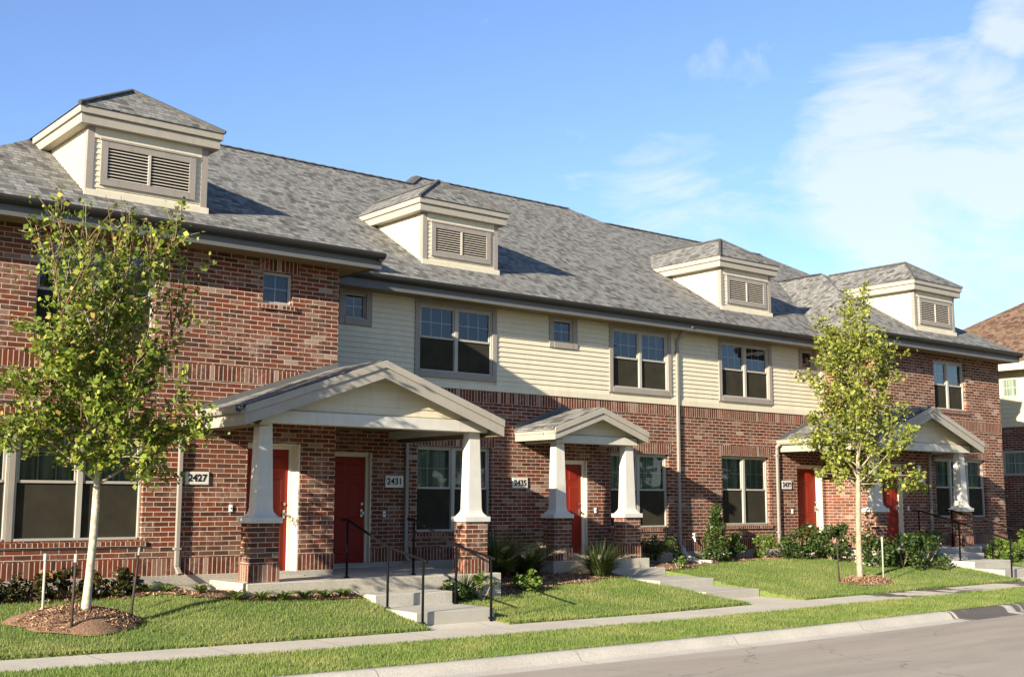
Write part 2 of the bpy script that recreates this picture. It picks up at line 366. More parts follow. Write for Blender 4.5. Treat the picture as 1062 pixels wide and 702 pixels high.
def asphalt():
    m, nt, b, o = mat('road_asphalt'); co = objco(nt)
    mp = N(nt, 'ShaderNodeMapping'); mp.inputs['Scale'].default_value = (0.16, 0.9, 1); lk(nt, co, mp.inputs[0])
    n = noise(nt, mp.outputs[0], 1.6, 6, 0.62, 0.3); r = ramp(nt, [(0.25, (0.235, 0.195, 0.146)), (0.5, (0.305, 0.255, 0.192)), (0.75, (0.365, 0.31, 0.236))], n.outputs['Fac'])
    f = noise(nt, co, 85, 4, 0.75); fr = ramp(nt, [(0.3, (0.72,)*3), (0.72, (1.3,)*3)], f.outputs['Fac'])
    col = mixrgb(nt, 1.0, r.outputs[0], fr.outputs[0], 'MULTIPLY')
    wv = noise(nt, co, 0.7, 4); ad = N(nt, 'ShaderNodeVectorMath', operation='ADD'); sc_ = N(nt, 'ShaderNodeVectorMath', operation='SCALE'); sc_.inputs['Scale'].default_value = 1.2
    lk(nt, wv.outputs['Color'], sc_.inputs[0]); lk(nt, co, ad.inputs[0]); lk(nt, sc_.outputs[0], ad.inputs[1])
    vo = N(nt, 'ShaderNodeTexVoronoi'); vo.feature = 'DISTANCE_TO_EDGE'; vo.inputs['Scale'].default_value = 0.22; lk(nt, ad.outputs[0], vo.inputs['Vector'])
    ck = ramp(nt, [(0.0, (1, 1, 1)), (0.004, (0, 0, 0))], vo.outputs['Distance'])
    col = mixrgb(nt, math_(nt, 'MULTIPLY', ck.outputs[0], 0.55), col, (0.07, 0.06, 0.05))
    sp = noise(nt, co, 2.6, 3, 0.5); so_ = ramp(nt, [(0.66, (0, 0, 0)), (0.74, (1, 1, 1))], sp.outputs['Fac'])
    col = mixrgb(nt, math_(nt, 'MULTIPLY', so_.outputs[0], 0.35), col, (0.13, 0.11, 0.09))
    lk(nt, col, b.inputs['Base Color']); b.inputs['Roughness'].default_value = 0.92
    bump(nt, b, f.outputs['Fac'], 0.5, 0.006); return m
M['asphalt'] = asphalt()
def soil(name, c0, c1, c2, scale=30):
    m, nt, b, o = mat(name); co = objco(nt)
    n = noise(nt, co, scale, 5, 0.7); r = ramp(nt, [(0.3, c0), (0.5, c1), (0.72, c2)], n.outputs['Fac'])
    lk(nt, r.outputs[0], b.inputs['Base Color']); b.inputs['Roughness'].default_value = 0.95; bump(nt, b, n.outputs['Fac'], 0.9, 0.02); return m
M['turf'] = soil('turf_ground', (0.07, 0.10, 0.02), (0.115, 0.155, 0.03), (0.17, 0.19, 0.055), 18)
M['earth'] = soil('bare_ground', (0.05, 0.065, 0.02), (0.075, 0.085, 0.03), (0.10, 0.10, 0.045), 2)
M['mulchbase'] = soil('mulch_soil', (0.09, 0.048, 0.026), (0.20, 0.11, 0.06), (0.36, 0.22, 0.125), 40)
def leafmat(name, stops, trans=0.35, rough=0.5, patch=None):
    m, nt, b, o = mat(name)
    g = N(nt, 'ShaderNodeNewGeometry')
    r = ramp(nt, stops, g.outputs['Random Per Island']); col = r.outputs[0]
    if patch:
        co = objco(nt); n = noise(nt, co, patch[0], 4, 0.6); pr = ramp(nt, [(0.42, (0, 0, 0)), (0.68, (1, 1, 1))], n.outputs['Fac'])
        col = mixrgb(nt, math_(nt, 'MULTIPLY', pr.outputs[0], patch[2]), col, patch[1])
    lk(nt, col, b.inputs['Base Color']); b.inputs['Roughness'].default_value = rough; b.inputs['Specular IOR Level'].default_value = 0.35
    t = N(nt, 'ShaderNodeBsdfTranslucent'); lk(nt, col, t.inputs[0])
    mx = N(nt, 'ShaderNodeMixShader'); mx.inputs[0].default_value = trans
    lk(nt, b.outputs[0], mx.inputs[1]); lk(nt, t.outputs[0], mx.inputs[2]); lk(nt, mx.outputs[0], o.inputs[0]); return m
M['grass'] = leafmat('grass_blades', [(0, (0.105, 0.165, 0.022)), (0.5, (0.145, 0.22, 0.034)), (0.88, (0.19, 0.26, 0.05)), (1, (0.32, 0.31, 0.11))], 0.4, 0.6, (0.75, (0.36, 0.34, 0.11), 0.65))
M['treeleaf'] = leafmat('tree_leaf', [(0, (0.075, 0.125, 0.012)), (0.4, (0.15, 0.205, 0.02)), (0.75, (0.26, 0.30, 0.036)), (0.94, (0.40, 0.37, 0.07)), (1, (0.30, 0.17, 0.04))], 0.35, 0.55)
M['treeleaf2'] = leafmat('young_tree_leaf', [(0, (0.11, 0.145, 0.018)), (0.45, (0.20, 0.235, 0.03)), (0.8, (0.31, 0.325, 0.05)), (1, (0.42, 0.38, 0.08))], 0.38, 0.55)
M['shrubleaf'] = leafmat('shrub_leaf', [(0, (0.022, 0.042, 0.010)), (0.6, (0.045, 0.078, 0.016)), (1, (0.105, 0.135, 0.035))], 0.25, 0.35)
M['lightleaf'] = leafmat('bright_leaf', [(0, (0.06, 0.11, 0.015)), (0.6, (0.12, 0.19, 0.028)), (1, (0.20, 0.24, 0.05))], 0.35, 0.4)
M['redleaf'] = leafmat('bronze_leaf', [(0, (0.018, 0.028, 0.010)), (0.5, (0.04, 0.05, 0.015)), (0.85, (0.10, 0.055, 0.015)), (1, (0.25, 0.10, 0.02))], 0.25, 0.4)
M['fountain'] = leafmat('fountain_grass_blade', [(0, (0.025, 0.045, 0.010)), (0.6, (0.055, 0.085, 0.018)), (1, (0.13, 0.145, 0.05))], 0.3, 0.5)
M['plume'] = leafmat('grass_plume', [(0, (0.32, 0.26, 0.17)), (1, (0.50, 0.43, 0.31))], 0.4, 0.8)
M['chip'] = leafmat('mulch_chip', [(0, (0.12, 0.06, 0.03)), (0.3, (0.28, 0.15, 0.078)), (0.7, (0.43, 0.265, 0.15)), (1, (0.54, 0.39, 0.25))], 0.0, 0.9)
M['bark'] = paint('young_bark', (0.30, 0.245, 0.165), 0.9, 0.3, 9, (0.16, 0.12, 0.075))
M['palebark'] = paint('pale_bark', (0.40, 0.35, 0.25), 0.9, 0.38, 14, (0.12, 0.095, 0.065))
M['twig'] = paint('red_twig', (0.15, 0.075, 0.045), 0.85, 0.25, 12)
M['steel'] = paint('galvanised_stake', (0.36, 0.33, 0.26), 0.6, 0.1, 12)
M['stakedark'] = paint('rusty_stake', (0.045, 0.033, 0.026), 0.75, 0.25, 12)
M['neighsiding'] = paint('pale_yellow_siding', (0.60, 0.53, 0.33), 0.6, 0.04, 3)
M['rock'] = soil('pale_rock', (0.20, 0.18, 0.14), (0.32, 0.29, 0.235), (0.45, 0.41, 0.34), 9)

# ------------------------------------------------------------------ ground
def base(x): return float(np.interp(x, [-20, 4, 9, 15, 19, 25, 28, 40], [.05, .03, -.015, -.028, 0, .035, .055, .15]))
def hgt(x, y):
    b = base(x)
    if y < -5.7: return b - .035 + (y+5.75)*.012
    k = float(np.interp(x, [6.8, 7.5, 10.25, 10.9, 22, 24, 32, 34], [.135, .185, .185, .10, .10, .135, .135, .11]))
    return b + .03 + min(.435, k*max(0, y+4.95)) + .016*math.sin(x*1.3+y*2.1)*math.sin(y*1.7-x*.4)
WX0, WX1 = 10.3, 11.78           # first entry walk
VX0, VX1 = 17.4, 19.0            # second entry walk
UX0, UX1 = 27.05, 28.75          # third entry walk
def bed_edge(x):                 # mulch bed lies behind this line
    return float(np.interp(x, [-8, 4, 6.6, 7.2, 7.8, 10.2, 11.9, 13.6, 15.3, 16.5, 17.3, 19.2, 21, 24, 24.6, 26, 27, 28.8, 31, 33],
                           [-2.15, -2.15, -2.1, -2.3, -2.95, -3.25, -2.95, -2.75, -2.2, -1.95, -1.7, -1.45, -.85, -.8, -1.9, -2.95, -3.15, -3.1, -3.0, -2.5]))
RINGS = [(5.72, -3.5, .82, .62), (22.42, -3.95, .74, .42)]   # mulch rings round the two street trees
RING_H = (.20, .09)
def in_walk(x, y):
    return (WX0 < x < WX1 and y < -2.8) or (VX0 < x < VX1 and y < -.4) or (UX0 < x < UX1 and y < -2.4)
def in_ring(x, y):
    for i, (cx, cy_, a, b_) in enumerate(RINGS):
        th = math.atan2((y-cy_)/b_, (x-cx)/a); r = 1+.07*math.sin(3*th+i)+.05*math.sin(7*th)
        if ((x-cx)/a)**2+((y-cy_)/b_)**2 < r*r: return True
    return False
def in_bed(x, y):
    if x > 33.2: return False
    return y > bed_edge(x)+.05*math.sin(x*5)+.03*math.sin(x*13)

def grid_sheet(name, mat_, xs, ys, inside, hfun, skirt=.0):
    v, f, idx = [], [], {}
    def vi(i, j):
        if (i, j) not in idx: idx[(i, j)] = len(v); v.append((xs[i], ys[j], hfun(xs[i], ys[j])))
        return idx[(i, j)]
    cells = set()
    for i in range(len(xs)-1):
        for j in range(len(ys)-1):
            if inside((xs[i]+xs[i+1])/2, (ys[j]+ys[j+1])/2): cells.add((i, j))
    for (i, j) in cells: f.append((vi(i, j), vi(i+1, j), vi(i+1, j+1), vi(i, j+1)))
    if skirt:
        for (i, j) in list(cells):
            for (di, dj, a, b_) in ((-1, 0, (i, j), (i, j+1)), (1, 0, (i+1, j), (i+1, j+1)), (0, -1, (i, j), (i+1, j)), (0, 1, (i, j+1), (i+1, j+1))):
                if (i+di, j+dj) not in cells:
                    p, q = vi(*a), vi(*b_)
                    k = len(v); v.append((v[p][0], v[p][1], v[p][2]-skirt)); v.append((v[q][0], v[q][1], v[q][2]-skirt))
                    f.append((p, q, k+1, k))
    me = bpy.data.meshes.new(name); me.from_pydata(v, [], f); me.materials.append(mat_)
    o = link(bpy.data.objects.new(name, me)); tag(o, kind='structure'); return o, [( (xs[i], xs[i+1]), (ys[j], ys[j+1])) for (i, j) in cells]
xs = list(np.unique(np.round(np.concatenate([np.arange(-9, 48.01, .15), [WX0, WX1, VX0, VX1, UX0, UX1]]), 4)))
ys1 = list(np.unique(np.round(np.concatenate([np.arange(-4.95, .4, .15), [-2.8, -.4, -2.4]]), 4)))
lawn, lawn_cells = grid_sheet('lawn', M['turf'], xs, ys1, lambda x, y: not in_walk(x, y), hgt, .25)
ys2 = list(np.linspace(-7.53, -5.75, 11))
xs2 = list(np.arange(-14, 62, .4))
verge, verge_cells = grid_sheet('verge', M['turf'], xs2, ys2, lambda x, y: True, hgt, .2)
yard, yard_cells = grid_sheet('side_yard', M['turf'], list(np.arange(32.7, 70, 1.0)), list(np.arange(.25, 40, 1.0)), lambda x, y: True, lambda x, y: .58 + .0*x, .0)

def strip(name, mat_, prof, x0, x1, step=.75, smooth=True):
    mb = MB(); xs_ = np.arange(x0, x1+step, step); n = len(prof)
    for x in xs_:
        for (y, z) in prof: mb.v.append((float(x), y, base(x)+z))
    for i in range(len(xs_)-1):
        for k in range(n-1):
            mb.f.append([i*n+k, (i+1)*n+k, (i+1)*n+k+1, i*n+k+1])
    o = mb.build(name, mat_, None, smooth); tag(o, kind='structure'); return o
strip('sidewalk', M['sidewalk'], [(-4.90, -.12), (-4.93, .006), (-5.77, -.004), (-5.80, -.12)], -14, 62, .76, False)
strip('kerb', M['kerb'], [(-7.50, -.16), (-7.53, -.045), (-7.64, -.05), (-7.685, -.062), (-7.72, -.09), (-7.775, -.155), (-7.80, -.166), (-8.06, -.178)], -14, 90, 1.0)
strip('road', M['asphalt'], [(-8.05, -.176), (-10, -.12), (-12, -.08), (-14, -.12), (-16.0, -.176)], -60, 160, 2.0)
strip('far_kerb', M['kerb'], [(-15.98, -.178), (-16.2, -.166), (-16.3, -.05), (-16.45, -.045)], -60, 160, 2.0)
strip('far_verge', M['earth'], [(-16.44, -.06), (-18, -.02), (-26, .05), (-60, .1)], -80, 200, 4.0)
mb = MB(); mb.poly([(-1500, -1500, -.45), (1500, -1500, -.45), (1500, 1500, -.45), (-1500, 1500, -.45)])
tag(mb.build('ground', M['earth'], fix=False), kind='structure')
# walks between the sidewalk and the first step
for nm, x0, x1, y1, z in (('entry_walk', WX0, WX1, -4.6, .05), ('entry_walk', VX0, VX1, -3.85, .012), ('entry_walk', UX0, UX1, -4.55, .05)):
    mb = MB(); b0 = base((x0+x1)/2)
    mb.loft([[(x0, -4.93, b0-.15), (x1, -4.93, b0-.15), (x1, -4.93, b0+.008), (x0, -4.93, b0+.008)],
             [(x0, y1+.1, b0-.15), (x1, y1+.1, b0-.15), (x1, y1+.1, b0+z), (x0, y1+.1, b0+z)]])
    tag(mb.build(nm, M['sidewalk']), kind='structure')
# little flares of walk next to the sidewalk
mb = MB(); b0 = base(11.5)
mb.extrude([(WX1-.004, -4.94, b0+.005), (WX1+.5, -4.94, b0+.005), (WX1-.004, -4.6, b0+.03)], (0, 0, -.1))
tag(mb.build('walk_flare', M['sidewalk']), kind='structure')

# ------------------------------------------------------------------ steps (each flight is a thing, each tread a part)
def steps(label, x0, x1, treads, y_back):
    t = empty('entry_steps', ((x0+x1)/2, treads[-1][0], 0), label, 'steps', 'concrete entry steps up the lawn')
    for i, (yf, zt) in enumerate(treads):
        yb = treads[i-1][0]-.02 if i else y_back
        yb = y_back if i == 0 else treads[i-1][0]+.02
        mb = MB(); mb.box(x0-t.location.x+.01*i, x1-t.location.x-.008*i, yf-t.location.y, yb-t.location.y, -.1, zt)
        bevel(mb.build('tread', M['step'], t), .012, 2)
    return t
steps('two wide concrete steps between black railings at the left porch', WX0, WX1, [(-3.5, .405), (-4.6, .215)], -2.85)
steps('three long concrete steps without a railing at the small porch', VX0, VX1, [(-1.35, .46), (-2.7, .31), (-3.88, .16)], -.9)
steps('concrete steps at the right end porch beyond the young tree', UX0, UX1, [(-3.1, .60), (-3.8, .45), (-4.55, .29)], -2.5)

# ------------------------------------------------------------------ the row of townhouses
bld = empty('townhouse_row', (0, 0, 0), 'long two-storey brick and cream siding townhouse row with four dormers and three porches', 'building')
YB = -1.63                       # front of the two projecting brick blocks
LX0, LX1 = 3.7, 10.65            # left block
RX0, RX1 = 26.5, 32.6            # right block
ZE, PT = 6.07, 0.6               # eave height, roof pitch
YE, YEB = -.6, -2.23             # eave edges
ZF = .70                         # top of foundation
def wall(mb, u0, u1, z0, z1, holes, P, reveal=.12):
    us = sorted({u0, u1, *[h[0] for h in holes], *[h[1] for h in holes]}); zs = sorted({z0, z1, *[h[2] for h in holes], *[h[3] for h in holes]})
    us = [u for u in us if u0 <= u <= u1]; zs = [z for z in zs if z0 <= z <= z1]
    for a, b_ in zip(us, us[1:]):
        for c, d in zip(zs, zs[1:]):
            um, zm = (a+b_)/2, (c+d)/2
            if any(h[0] < um < h[1] and h[2] < zm < h[3] for h in holes): continue
            mb.poly([P(a, 0, c), P(b_, 0, c), P(b_, 0, d), P(a, 0, d)])
    for h in holes:
        a, b_, c, d = h[:4]; r = h[4] if len(h) > 4 else reveal
        c = max(c, z0); d = min(d, z1)
        mb.poly([P(a, 0, c), P(a, r, c), P(a, r, d), P(a, 0, d)]); mb.poly([P(b_, 0, c), P(b_, 0, d), P(b_, r, d), P(b_, r, c)])
        mb.poly([P(a, 0, d), P(a, r, d), P(b_, r, d), P(b_, 0, d)])
        if h[2] > z0: mb.poly([P(a, 0, c), P(b_, 0, c), P(b_, r, c), P(a, r, c)])
front = lambda y: (lambda u, d, z: (u, y+d, z))
# openings (x0, x1, z0, z1)
L_LOW = (4.36, 7.30, 1.25, 2.93); L_UP = (5.55, 7.37, 4.22, 5.62); L_SM = (9.20, 9.76, 5.09, 5.63); D1 = (9.02, 9.99, .66, 2.78, .30)
C1 = (13.48, 15.32, 1.25, 2.93); C2 = (18.70, 20.56, 1.27, 2.94); C3 = (22.42, 24.20, 1.30, 2.97)
D2 = (11.48, 12.44, .66, 2.76, .16); D3 = (17.03, 18.0, .66, 2.74, .16); D4 = (25.32, 26.38, .72, 2.80, .20)
R_LOW = (29.10, 31.62, 1.46, 3.03); R_UP = (29.22, 30.80, 4.36, 5.68); D5 = (26.64, 27.53, .76, 2.84, .14)
U_BIG = [(13.37, 15.43), (18.67, 20.68), (22.36, 24.38)]; UZ = (4.29, 5.905)
U_SM = [(11.62, 12.36, 5.16, 5.93), (16.88, 17.70, 5.15, 5.93), (25.52, 26.24, 5.20, 5.94)]

mb = MB(); wall(mb, LX0, LX1, ZF-.05, ZE-.2, [L_LOW, L_UP, L_SM, D1], front(YB))
mb.poly([(LX1, YB, ZF-.05), (LX1, 0, ZF-.05), (LX1, 0, ZE-.2), (LX1, YB, ZE-.2)]); mb.poly([(LX0, 13, ZF-.05), (LX0, YB, ZF-.05), (LX0, YB, ZE-.2), (LX0, 13, ZE-.2)])
mb.build('brick_wall', M['brick'], bld)
mb = MB(); wall(mb, LX1, RX0, ZF-.05, 4.1, [C1, C2, C3, D2, D3, D4], front(0)); mb.build('brick_wall', M['brick'], bld)
mb = MB(); wall(mb, RX0, RX1, ZF-.05, ZE-.2, [R_LOW, R_UP, D5], front(YB))
mb.poly([(RX0, 0, ZF-.05), (RX0, YB, ZF-.05), (RX0, YB, ZE-.2), (RX0, 0, ZE-.2)]); mb.poly([(RX1, YB, ZF-.05), (RX1, 13, ZF-.05), (RX1, 13, ZE-.2), (RX1, YB, ZE-.2)])
mb.build('brick_wall', M['brick'], bld)
mb = MB(); mb.box(LX0, RX1, 12.9, 13.0, ZF-.05, ZE-.1); mb.build('rear_wall', M['brick'], bld)
# siding wall: backing plus real lap boards
trimholes = [(a, b_, UZ[0], UZ[1]) for a, b_ in U_BIG] + U_SM
mb = MB(); inner = [(a+.1, b_-.1, c+.1, d-.15) for a, b_, c, d in trimholes]
wall(mb, LX1, RX0, 4.1, ZE-.2, inner, front(0.012), .1)
z = 4.225; ex = .103
while z < ZE-.22:
    spans = [(LX1+.004, RX0-.004)]
    for h in trimholes:
        if z+ex*.95 > h[2]+.01 and z+ex*.05 < h[3]-.01:
            ns = []
            for a, b_ in spans:
                if h[1] <= a or h[0] >= b_: ns.append((a, b_)); continue
                if h[0] > a: ns.append((a, h[0]+.002))
                if h[1] < b_: ns.append((h[1]-.002, b_))
            spans = ns
    zt = min(z+ex, ZE-.21)
    for a, b_ in spans:
        mb.poly([(a, -.016, z), (b_, -.016, z), (b_, .004, zt), (a, .004, zt)]); mb.poly([(a, .012, z), (b_, .012, z), (b_, -.016, z), (a, -.016, z)])
    z += ex
mb.build('siding_wall', M['siding'], bld)
mb = MB(); mb.box(LX1+.003, RX0-.003, -.035, .01, 4.095, 4.222); bevel(mb.build('band_board', M['siding'], bld), .005)
mb = MB(); mb.box(RX0-.10, RX0-.003, -.04, .01, 4.23, ZE-.22); mb.box(LX1+.003, LX1+.09, -.04, .01, 4.23, ZE-.22); build_split(mb, 'corner_board', M['siding'], bld)

# soldier courses: own mesh with its origin at the foot of the course
def soldier(x0, x1, y, z0, h=.245, t=.010, side=None):
    mb = MB()
    if side is None: mb.box(x0, x1, y-t, y+.05, 0, h)
    else: mb.box(side[0]-t if side[2] < 0 else side[0]-.05, side[0]+.05 if side[2] < 0 else side[0]+t, x0, x1, 0, h)
    o = mb.build('soldier_course', M['soldier'], bld); o.location = (0, 0, z0); return o
soldier(LX0-.012, D1[0], YB, ZF, .26, .013); soldier(D1[1], LX1+.012, YB, ZF, .26, .013)
soldier(LX0-.01, LX1+.01, YB, 3.735)
soldier(9.12, 9.86, YB, 5.632, .235); soldier(4.28, 7.38, YB, 2.932)
for a, b_ in ((LX1+.02, D2[0]), (D2[1], D3[0]), (D3[1], D4[0]), (D4[1], RX0-.015)): soldier(a, b_, 0, ZF, .26, .013)
soldier(LX1+.015, RX0-.012, 0, 3.848)
for w in (C1, C2, C3): soldier(w[0]-.09, w[1]+.09, 0, w[3]+.003)
soldier(RX0-.012, D5[0], YB, ZF+.03, .26, .013); soldier(D5[1], RX1+.012, YB, ZF+.03, .26, .013)
soldier(RX0-.01, RX1+.01, YB, 3.82); soldier(R_LOW[0]-.09, R_LOW[1]+.09, YB, R_LOW[3]+.003)
soldier(YB+.052, 0, 0, 3.82, .245, .01, (RX0, 0, -1)); soldier(YB+.055, 0, 0, ZF+.03, .26, .013, (RX0, 0, -1))
# rowlock sills
for (a, b_, zz, yy) in ((L_LOW[0], L_LOW[1], L_LOW[2], YB), (L_SM[0], L_SM[1], L_SM[2], YB), (L_UP[0], L_UP[1], L_UP[2], YB), (C1[0], C1[1], C1[2], 0), (C2[0], C2[1], C2[2], 0), (C3[0], C3[1], C3[2], 0), (R_LOW[0], R_LOW[1], R_LOW[2], YB), (R_UP[0], R_UP[1], R_UP[2], YB)):
    mb = MB(); mb.extrude([(a-.07, yy-.035, 0), (a-.07, yy+.1, 0), (a-.07, yy+.1, .095), (a-.07, yy-.035, .07)], (b_-a+.14, 0, 0))
    o = mb.build('brick_sill', M['soldier'], bld); o.location = (0, 0, zz-.092)
mb = MB()
mb.box(LX0+.01, LX1-.01, YB-.02, YB+.2, .2, ZF); mb.box(LX1, RX0, -.02, .2, .2, ZF); mb.box(RX0+.01, RX1-.01, YB-.02, YB+.2, .2, ZF+.03)
mb.box(RX1-.2, RX1+.02, YB+.25, 13, .2, ZF-.01); mb.build('foundation', M['found'], bld)

# ------------------------------------------------------------------ windows
def window(x0, x1, z0, z1, y, n, label=None, trim=None, curtain='curtain', small=False):
    w = MB(); fw = .026 if small else .036
    # outer frame ring with mullions (sub-parts: sashes, glazing grid, pane, screen, curtain)
    w.box(x0, x0+fw, y, y+.1, z0, z1); w.box(x1-fw, x1, y, y+.1, z0, z1)
    w.box(x0+fw, x1-fw, y, y+.1, z1-fw, z1); w.box(x0+fw, x1-fw, y-.015, y+.1, z0, z0+fw)
    cw = (x1-x0)/n
    for i in range(1, n): w.box(x0+cw*i-.042, x0+cw*i+.042, y-.004, y+.1, z0+fw, z1-fw)
    wo_ = w.build('window', M['vinyl'], bld); tag(wo_, label); bevel(wo_, .004, 1)
    for i in range(n):
        a = x0+cw*i+(fw if i == 0 else .042); b_ = x0+cw*(i+1)-(fw if i == n-1 else .042); c, d = z0+fw, z1-fw
        s = MB(); t = .020 if small else .034; zm = c+(d-c)*.5
        if small:
            s.box(a, a+t, y+.02, y+.06, c, d); s.box(b_-t, b_, y+.02, y+.06, c, d); s.box(a+t, b_-t, y+.02, y+.06, c, c+t); s.box(a+t, b_-t, y+.02, y+.06, d-t, d)
            gm = MB(); gm.box((a+b_)/2-.007, (a+b_)/2+.007, y+.052, y+.060, c+t, d-t); gm.box(a+t, b_-t, y+.0525, y+.0595, zm-.007, zm+.007); gm.build('glazing_grid', M['grid'], wo_)
            s.build('sash', M['vinyl'], wo_)
            g = MB(); g.poly([(a+t, y+.048, c+t), (b_-t, y+.048, c+t), (b_-t, y+.048, d-t), (a+t, y+.048, d-t)]); g.build('pane', M['glass'], wo_, fix=False)
        else:
            s.box(a, a+t, y+.02, y+.055, zm, d); s.box(b_-t, b_, y+.02, y+.055, zm, d); s.box(a+t, b_-t, y+.02, y+.055, d-t, d); s.box(a+t, b_-t, y+.014, y+.055, zm-.004, zm+.036)
            gm = MB()
            for k in (1, 2):
                xm = a+t+(b_-a-2*t)*k/3; gm.box(xm-.007, xm+.007, y+.052, y+.060, zm+.036, d-t)
            zz = zm+.036+(d-t-zm-.036)*.5; gm.box(a+t, b_-t, y+.0525, y+.0595, zz-.007, zz+.007); gm.build('glazing_grid', M['grid'], wo_)
            s.build('upper_sash', M['vinyl'], wo_)
            g = MB(); g.poly([(a+t, y+.047, zm+.03), (b_-t, y+.047, zm+.03), (b_-t, y+.047, d-t), (a+t, y+.047, d-t)]); g.build('pane', M['glass'], wo_, fix=False)
            l = MB(); l.box(a, a+t, y+.045, y+.085, c, zm); l.box(b_-t, b_, y+.045, y+.085, c, zm); l.box(a+t, b_-t, y+.045, y+.085, c, c+t+.01); l.build('lower_sash', M['vinyl'], wo_)
            sc = MB(); sc.box(a+.012, b_-.012, y+.036, y+.041, c+.01, zm-.005); sc.build('insect_screen', M['screen'], wo_)
    cu = MB(); k = 60; amp = .018
    xs_ = np.linspace(x0+.01, x1-.01, k*n)
    ph = random.uniform(0, 6); fq = random.uniform(.7, 1.3)
    for i, xx in enumerate(xs_):
        yy = y+.13+amp*math.sin(i*fq+ph)+.008*math.sin(i*.37+ph)
        cu.v += [(float(xx), yy, z0+.02), (float(xx), yy, z1-.02)]
    for i in range(len(xs_)-1): cu.f.append([2*i, 2*i+2, 2*i+3, 2*i+1])
    cu.build('curtain' if curtain == 'curtain' else 'room_shade_sheet', M[curtain], wo_, True, False)  # upstairs, a folded sheet coloured dark for the unlit room
    if trim:
        tx0, tx1, tz0, tz1 = trim; T = MB(); yt = -.034
        T.box(tx0, x0+.006, yt, .03, tz0, tz1); T.box(x1-.006, tx1, yt, .03, tz0, tz1)
        T.box(x0+.006, x1-.006, yt+.002, .03, z1-.006, tz1); T.box(x0+.006, x1-.006, yt-.006, .03, tz0, z0+.006)
        T.box(tx0-.012, tx1+.012, yt-.012, .0, tz1-.002, tz1+.018)
        bevel(T.build('window_trim', M['trim'], wo_), .004, 1)
    return wo_
window(L_LOW[0]+.004, L_LOW[0]+.97, L_LOW[2]+.004, L_LOW[3]-.004, YB+.075, 1, 'narrow ground floor window at the left edge'); window(L_LOW[0]+1.06, L_LOW[1]-.004, L_LOW[2]+.004, L_LOW[3]-.004, YB+.075, 2, 'wide twin window behind the tree trunk')
mb = MB(); mb.box(L_LOW[0]+.972, L_LOW[0]+1.058, YB+.06, YB+.17, L_LOW[2]+.004, L_LOW[3]-.004); mb.build('window_post', M['trim'], bld)
window(L_UP[0]+.004, L_UP[1]-.004, L_UP[2]+.004, L_UP[3]-.004, YB+.075, 2, 'upstairs twin window behind the leafy tree', None, 'interior')
window(L_SM[0]+.004, L_SM[1]-.004, L_SM[2]+.004, L_SM[3]-.004, YB+.06, 1, 'small square window in brick under the eave', None, 'interior', True)
window(C1[0]+.004, C1[1]-.004, C1[2]+.004, C1[3]-.004, .075, 2); window(C2[0]+.004, C2[1]-.004, C2[2]+.004, C2[3]-.004, .075, 2); window(C3[0]+.004, C3[1]-.004, C3[2]+.004, C3[3]-.004, .075, 2)
for (a, b_) in U_BIG: window(a+.105, b_-.105, UZ[0]+.115, UZ[1]-.16, .0, 2, None, (a, b_, UZ[0], UZ[1]), 'interior')
for (a, b_, c, d) in U_SM: window(a+.125, b_-.125, c+.12, d-.15, .0, 1, None, (a, b_, c, d), 'interior', True)
window(R_LOW[0]+.004, R_LOW[1]-.004, R_LOW[2]+.004, R_LOW[3]-.004, YB+.075, 3); window(R_UP[0]+.004, R_UP[1]-.004, R_UP[2]+.004, R_UP[3]-.004, YB+.075, 2)

# ------------------------------------------------------------------ doors
def door(op, y, label=None, sign=False):
    x0, x1, z0, z1, rc = op; yd = y+rc-.05; zb = z0
    j = MB(); cw = .055
    j.box(x0+.002, x0+.03, y+.06, yd+.02, zb, z1-.002); j.box(x1-.03, x1-.002, y+.012, yd+.02, zb, z1-.002); j.box(x0+.03, x1-.03, y+.06, yd+.02, z1-.032, z1-.002)
    j.box(x0+.03, x0+.03+cw, yd-.02, yd+.04, zb, z1-.032); j.box(x1-.03-cw, x1-.03, yd-.02, yd+.04, zb, z1-.032); j.box(x0+.03+cw, x1-.03-cw, yd-.02, yd+.04, z1-.032-cw, z1-.032)
    a, b_, c, d = x0+.03+cw, x1-.03-cw, zb+.03, z1-.032-cw
    dm = MB(); dm.box(a+.003, b_-.003, yd+.012, yd+.055, c, d-.003)
    W = b_-a; H = d-c
    do = dm.build('door', M['red'], bld); tag(do, label)
    j.build('door_frame', M['jamb'], do)
    p = MB()
    for (u0, u1) in ((.14, .46), (.54, .86)):
        for (v0, v1) in ((.08, .36), (.42, .76), (.82, .94)):
            X0, X1, Z0, Z1 = a+W*u0, a+W*u1, c+H*v0, c+H*v1
            p.loft([[(X0, yd+.013, Z0), (X1, yd+.013, Z0), (X1, yd+.013, Z1), (X0, yd+.013, Z1)], [(X0+.03, yd+.001, Z0+.03), (X1-.03, yd+.001, Z0+.03), (X1-.03, yd+.001, Z1-.03), (X0+.03, yd+.001, Z1-.03)]])
    p.build('door_panel', M['red'], do)
    h = MB(); hx = b_-.07
    h.tube([(hx, yd+.012, c+.93), (hx, yd-.03, c+.93), (hx, yd-.035, c+.93), (hx, yd-.075, c+.93)], [.012, .012, .026, .022], 10)
    h.box(hx-.02, hx+.02, yd-.004, yd+.012, c+.86, c+1.0)
    h2 = MB(); h2.tube([(hx, yd+.012, c+1.1), (hx, yd-.02, c+1.1)], [.028, .024], 10); h2.build('deadbolt', M['metal'], do)
    h.build('door_handle', M['metal'], do, False)
    t = MB(); t.box(x0+.02, x1-.02, y+rc-.1, y+rc+.05, zb-.02, zb+.022); t.build('threshold', M['metal'], do)
    return do
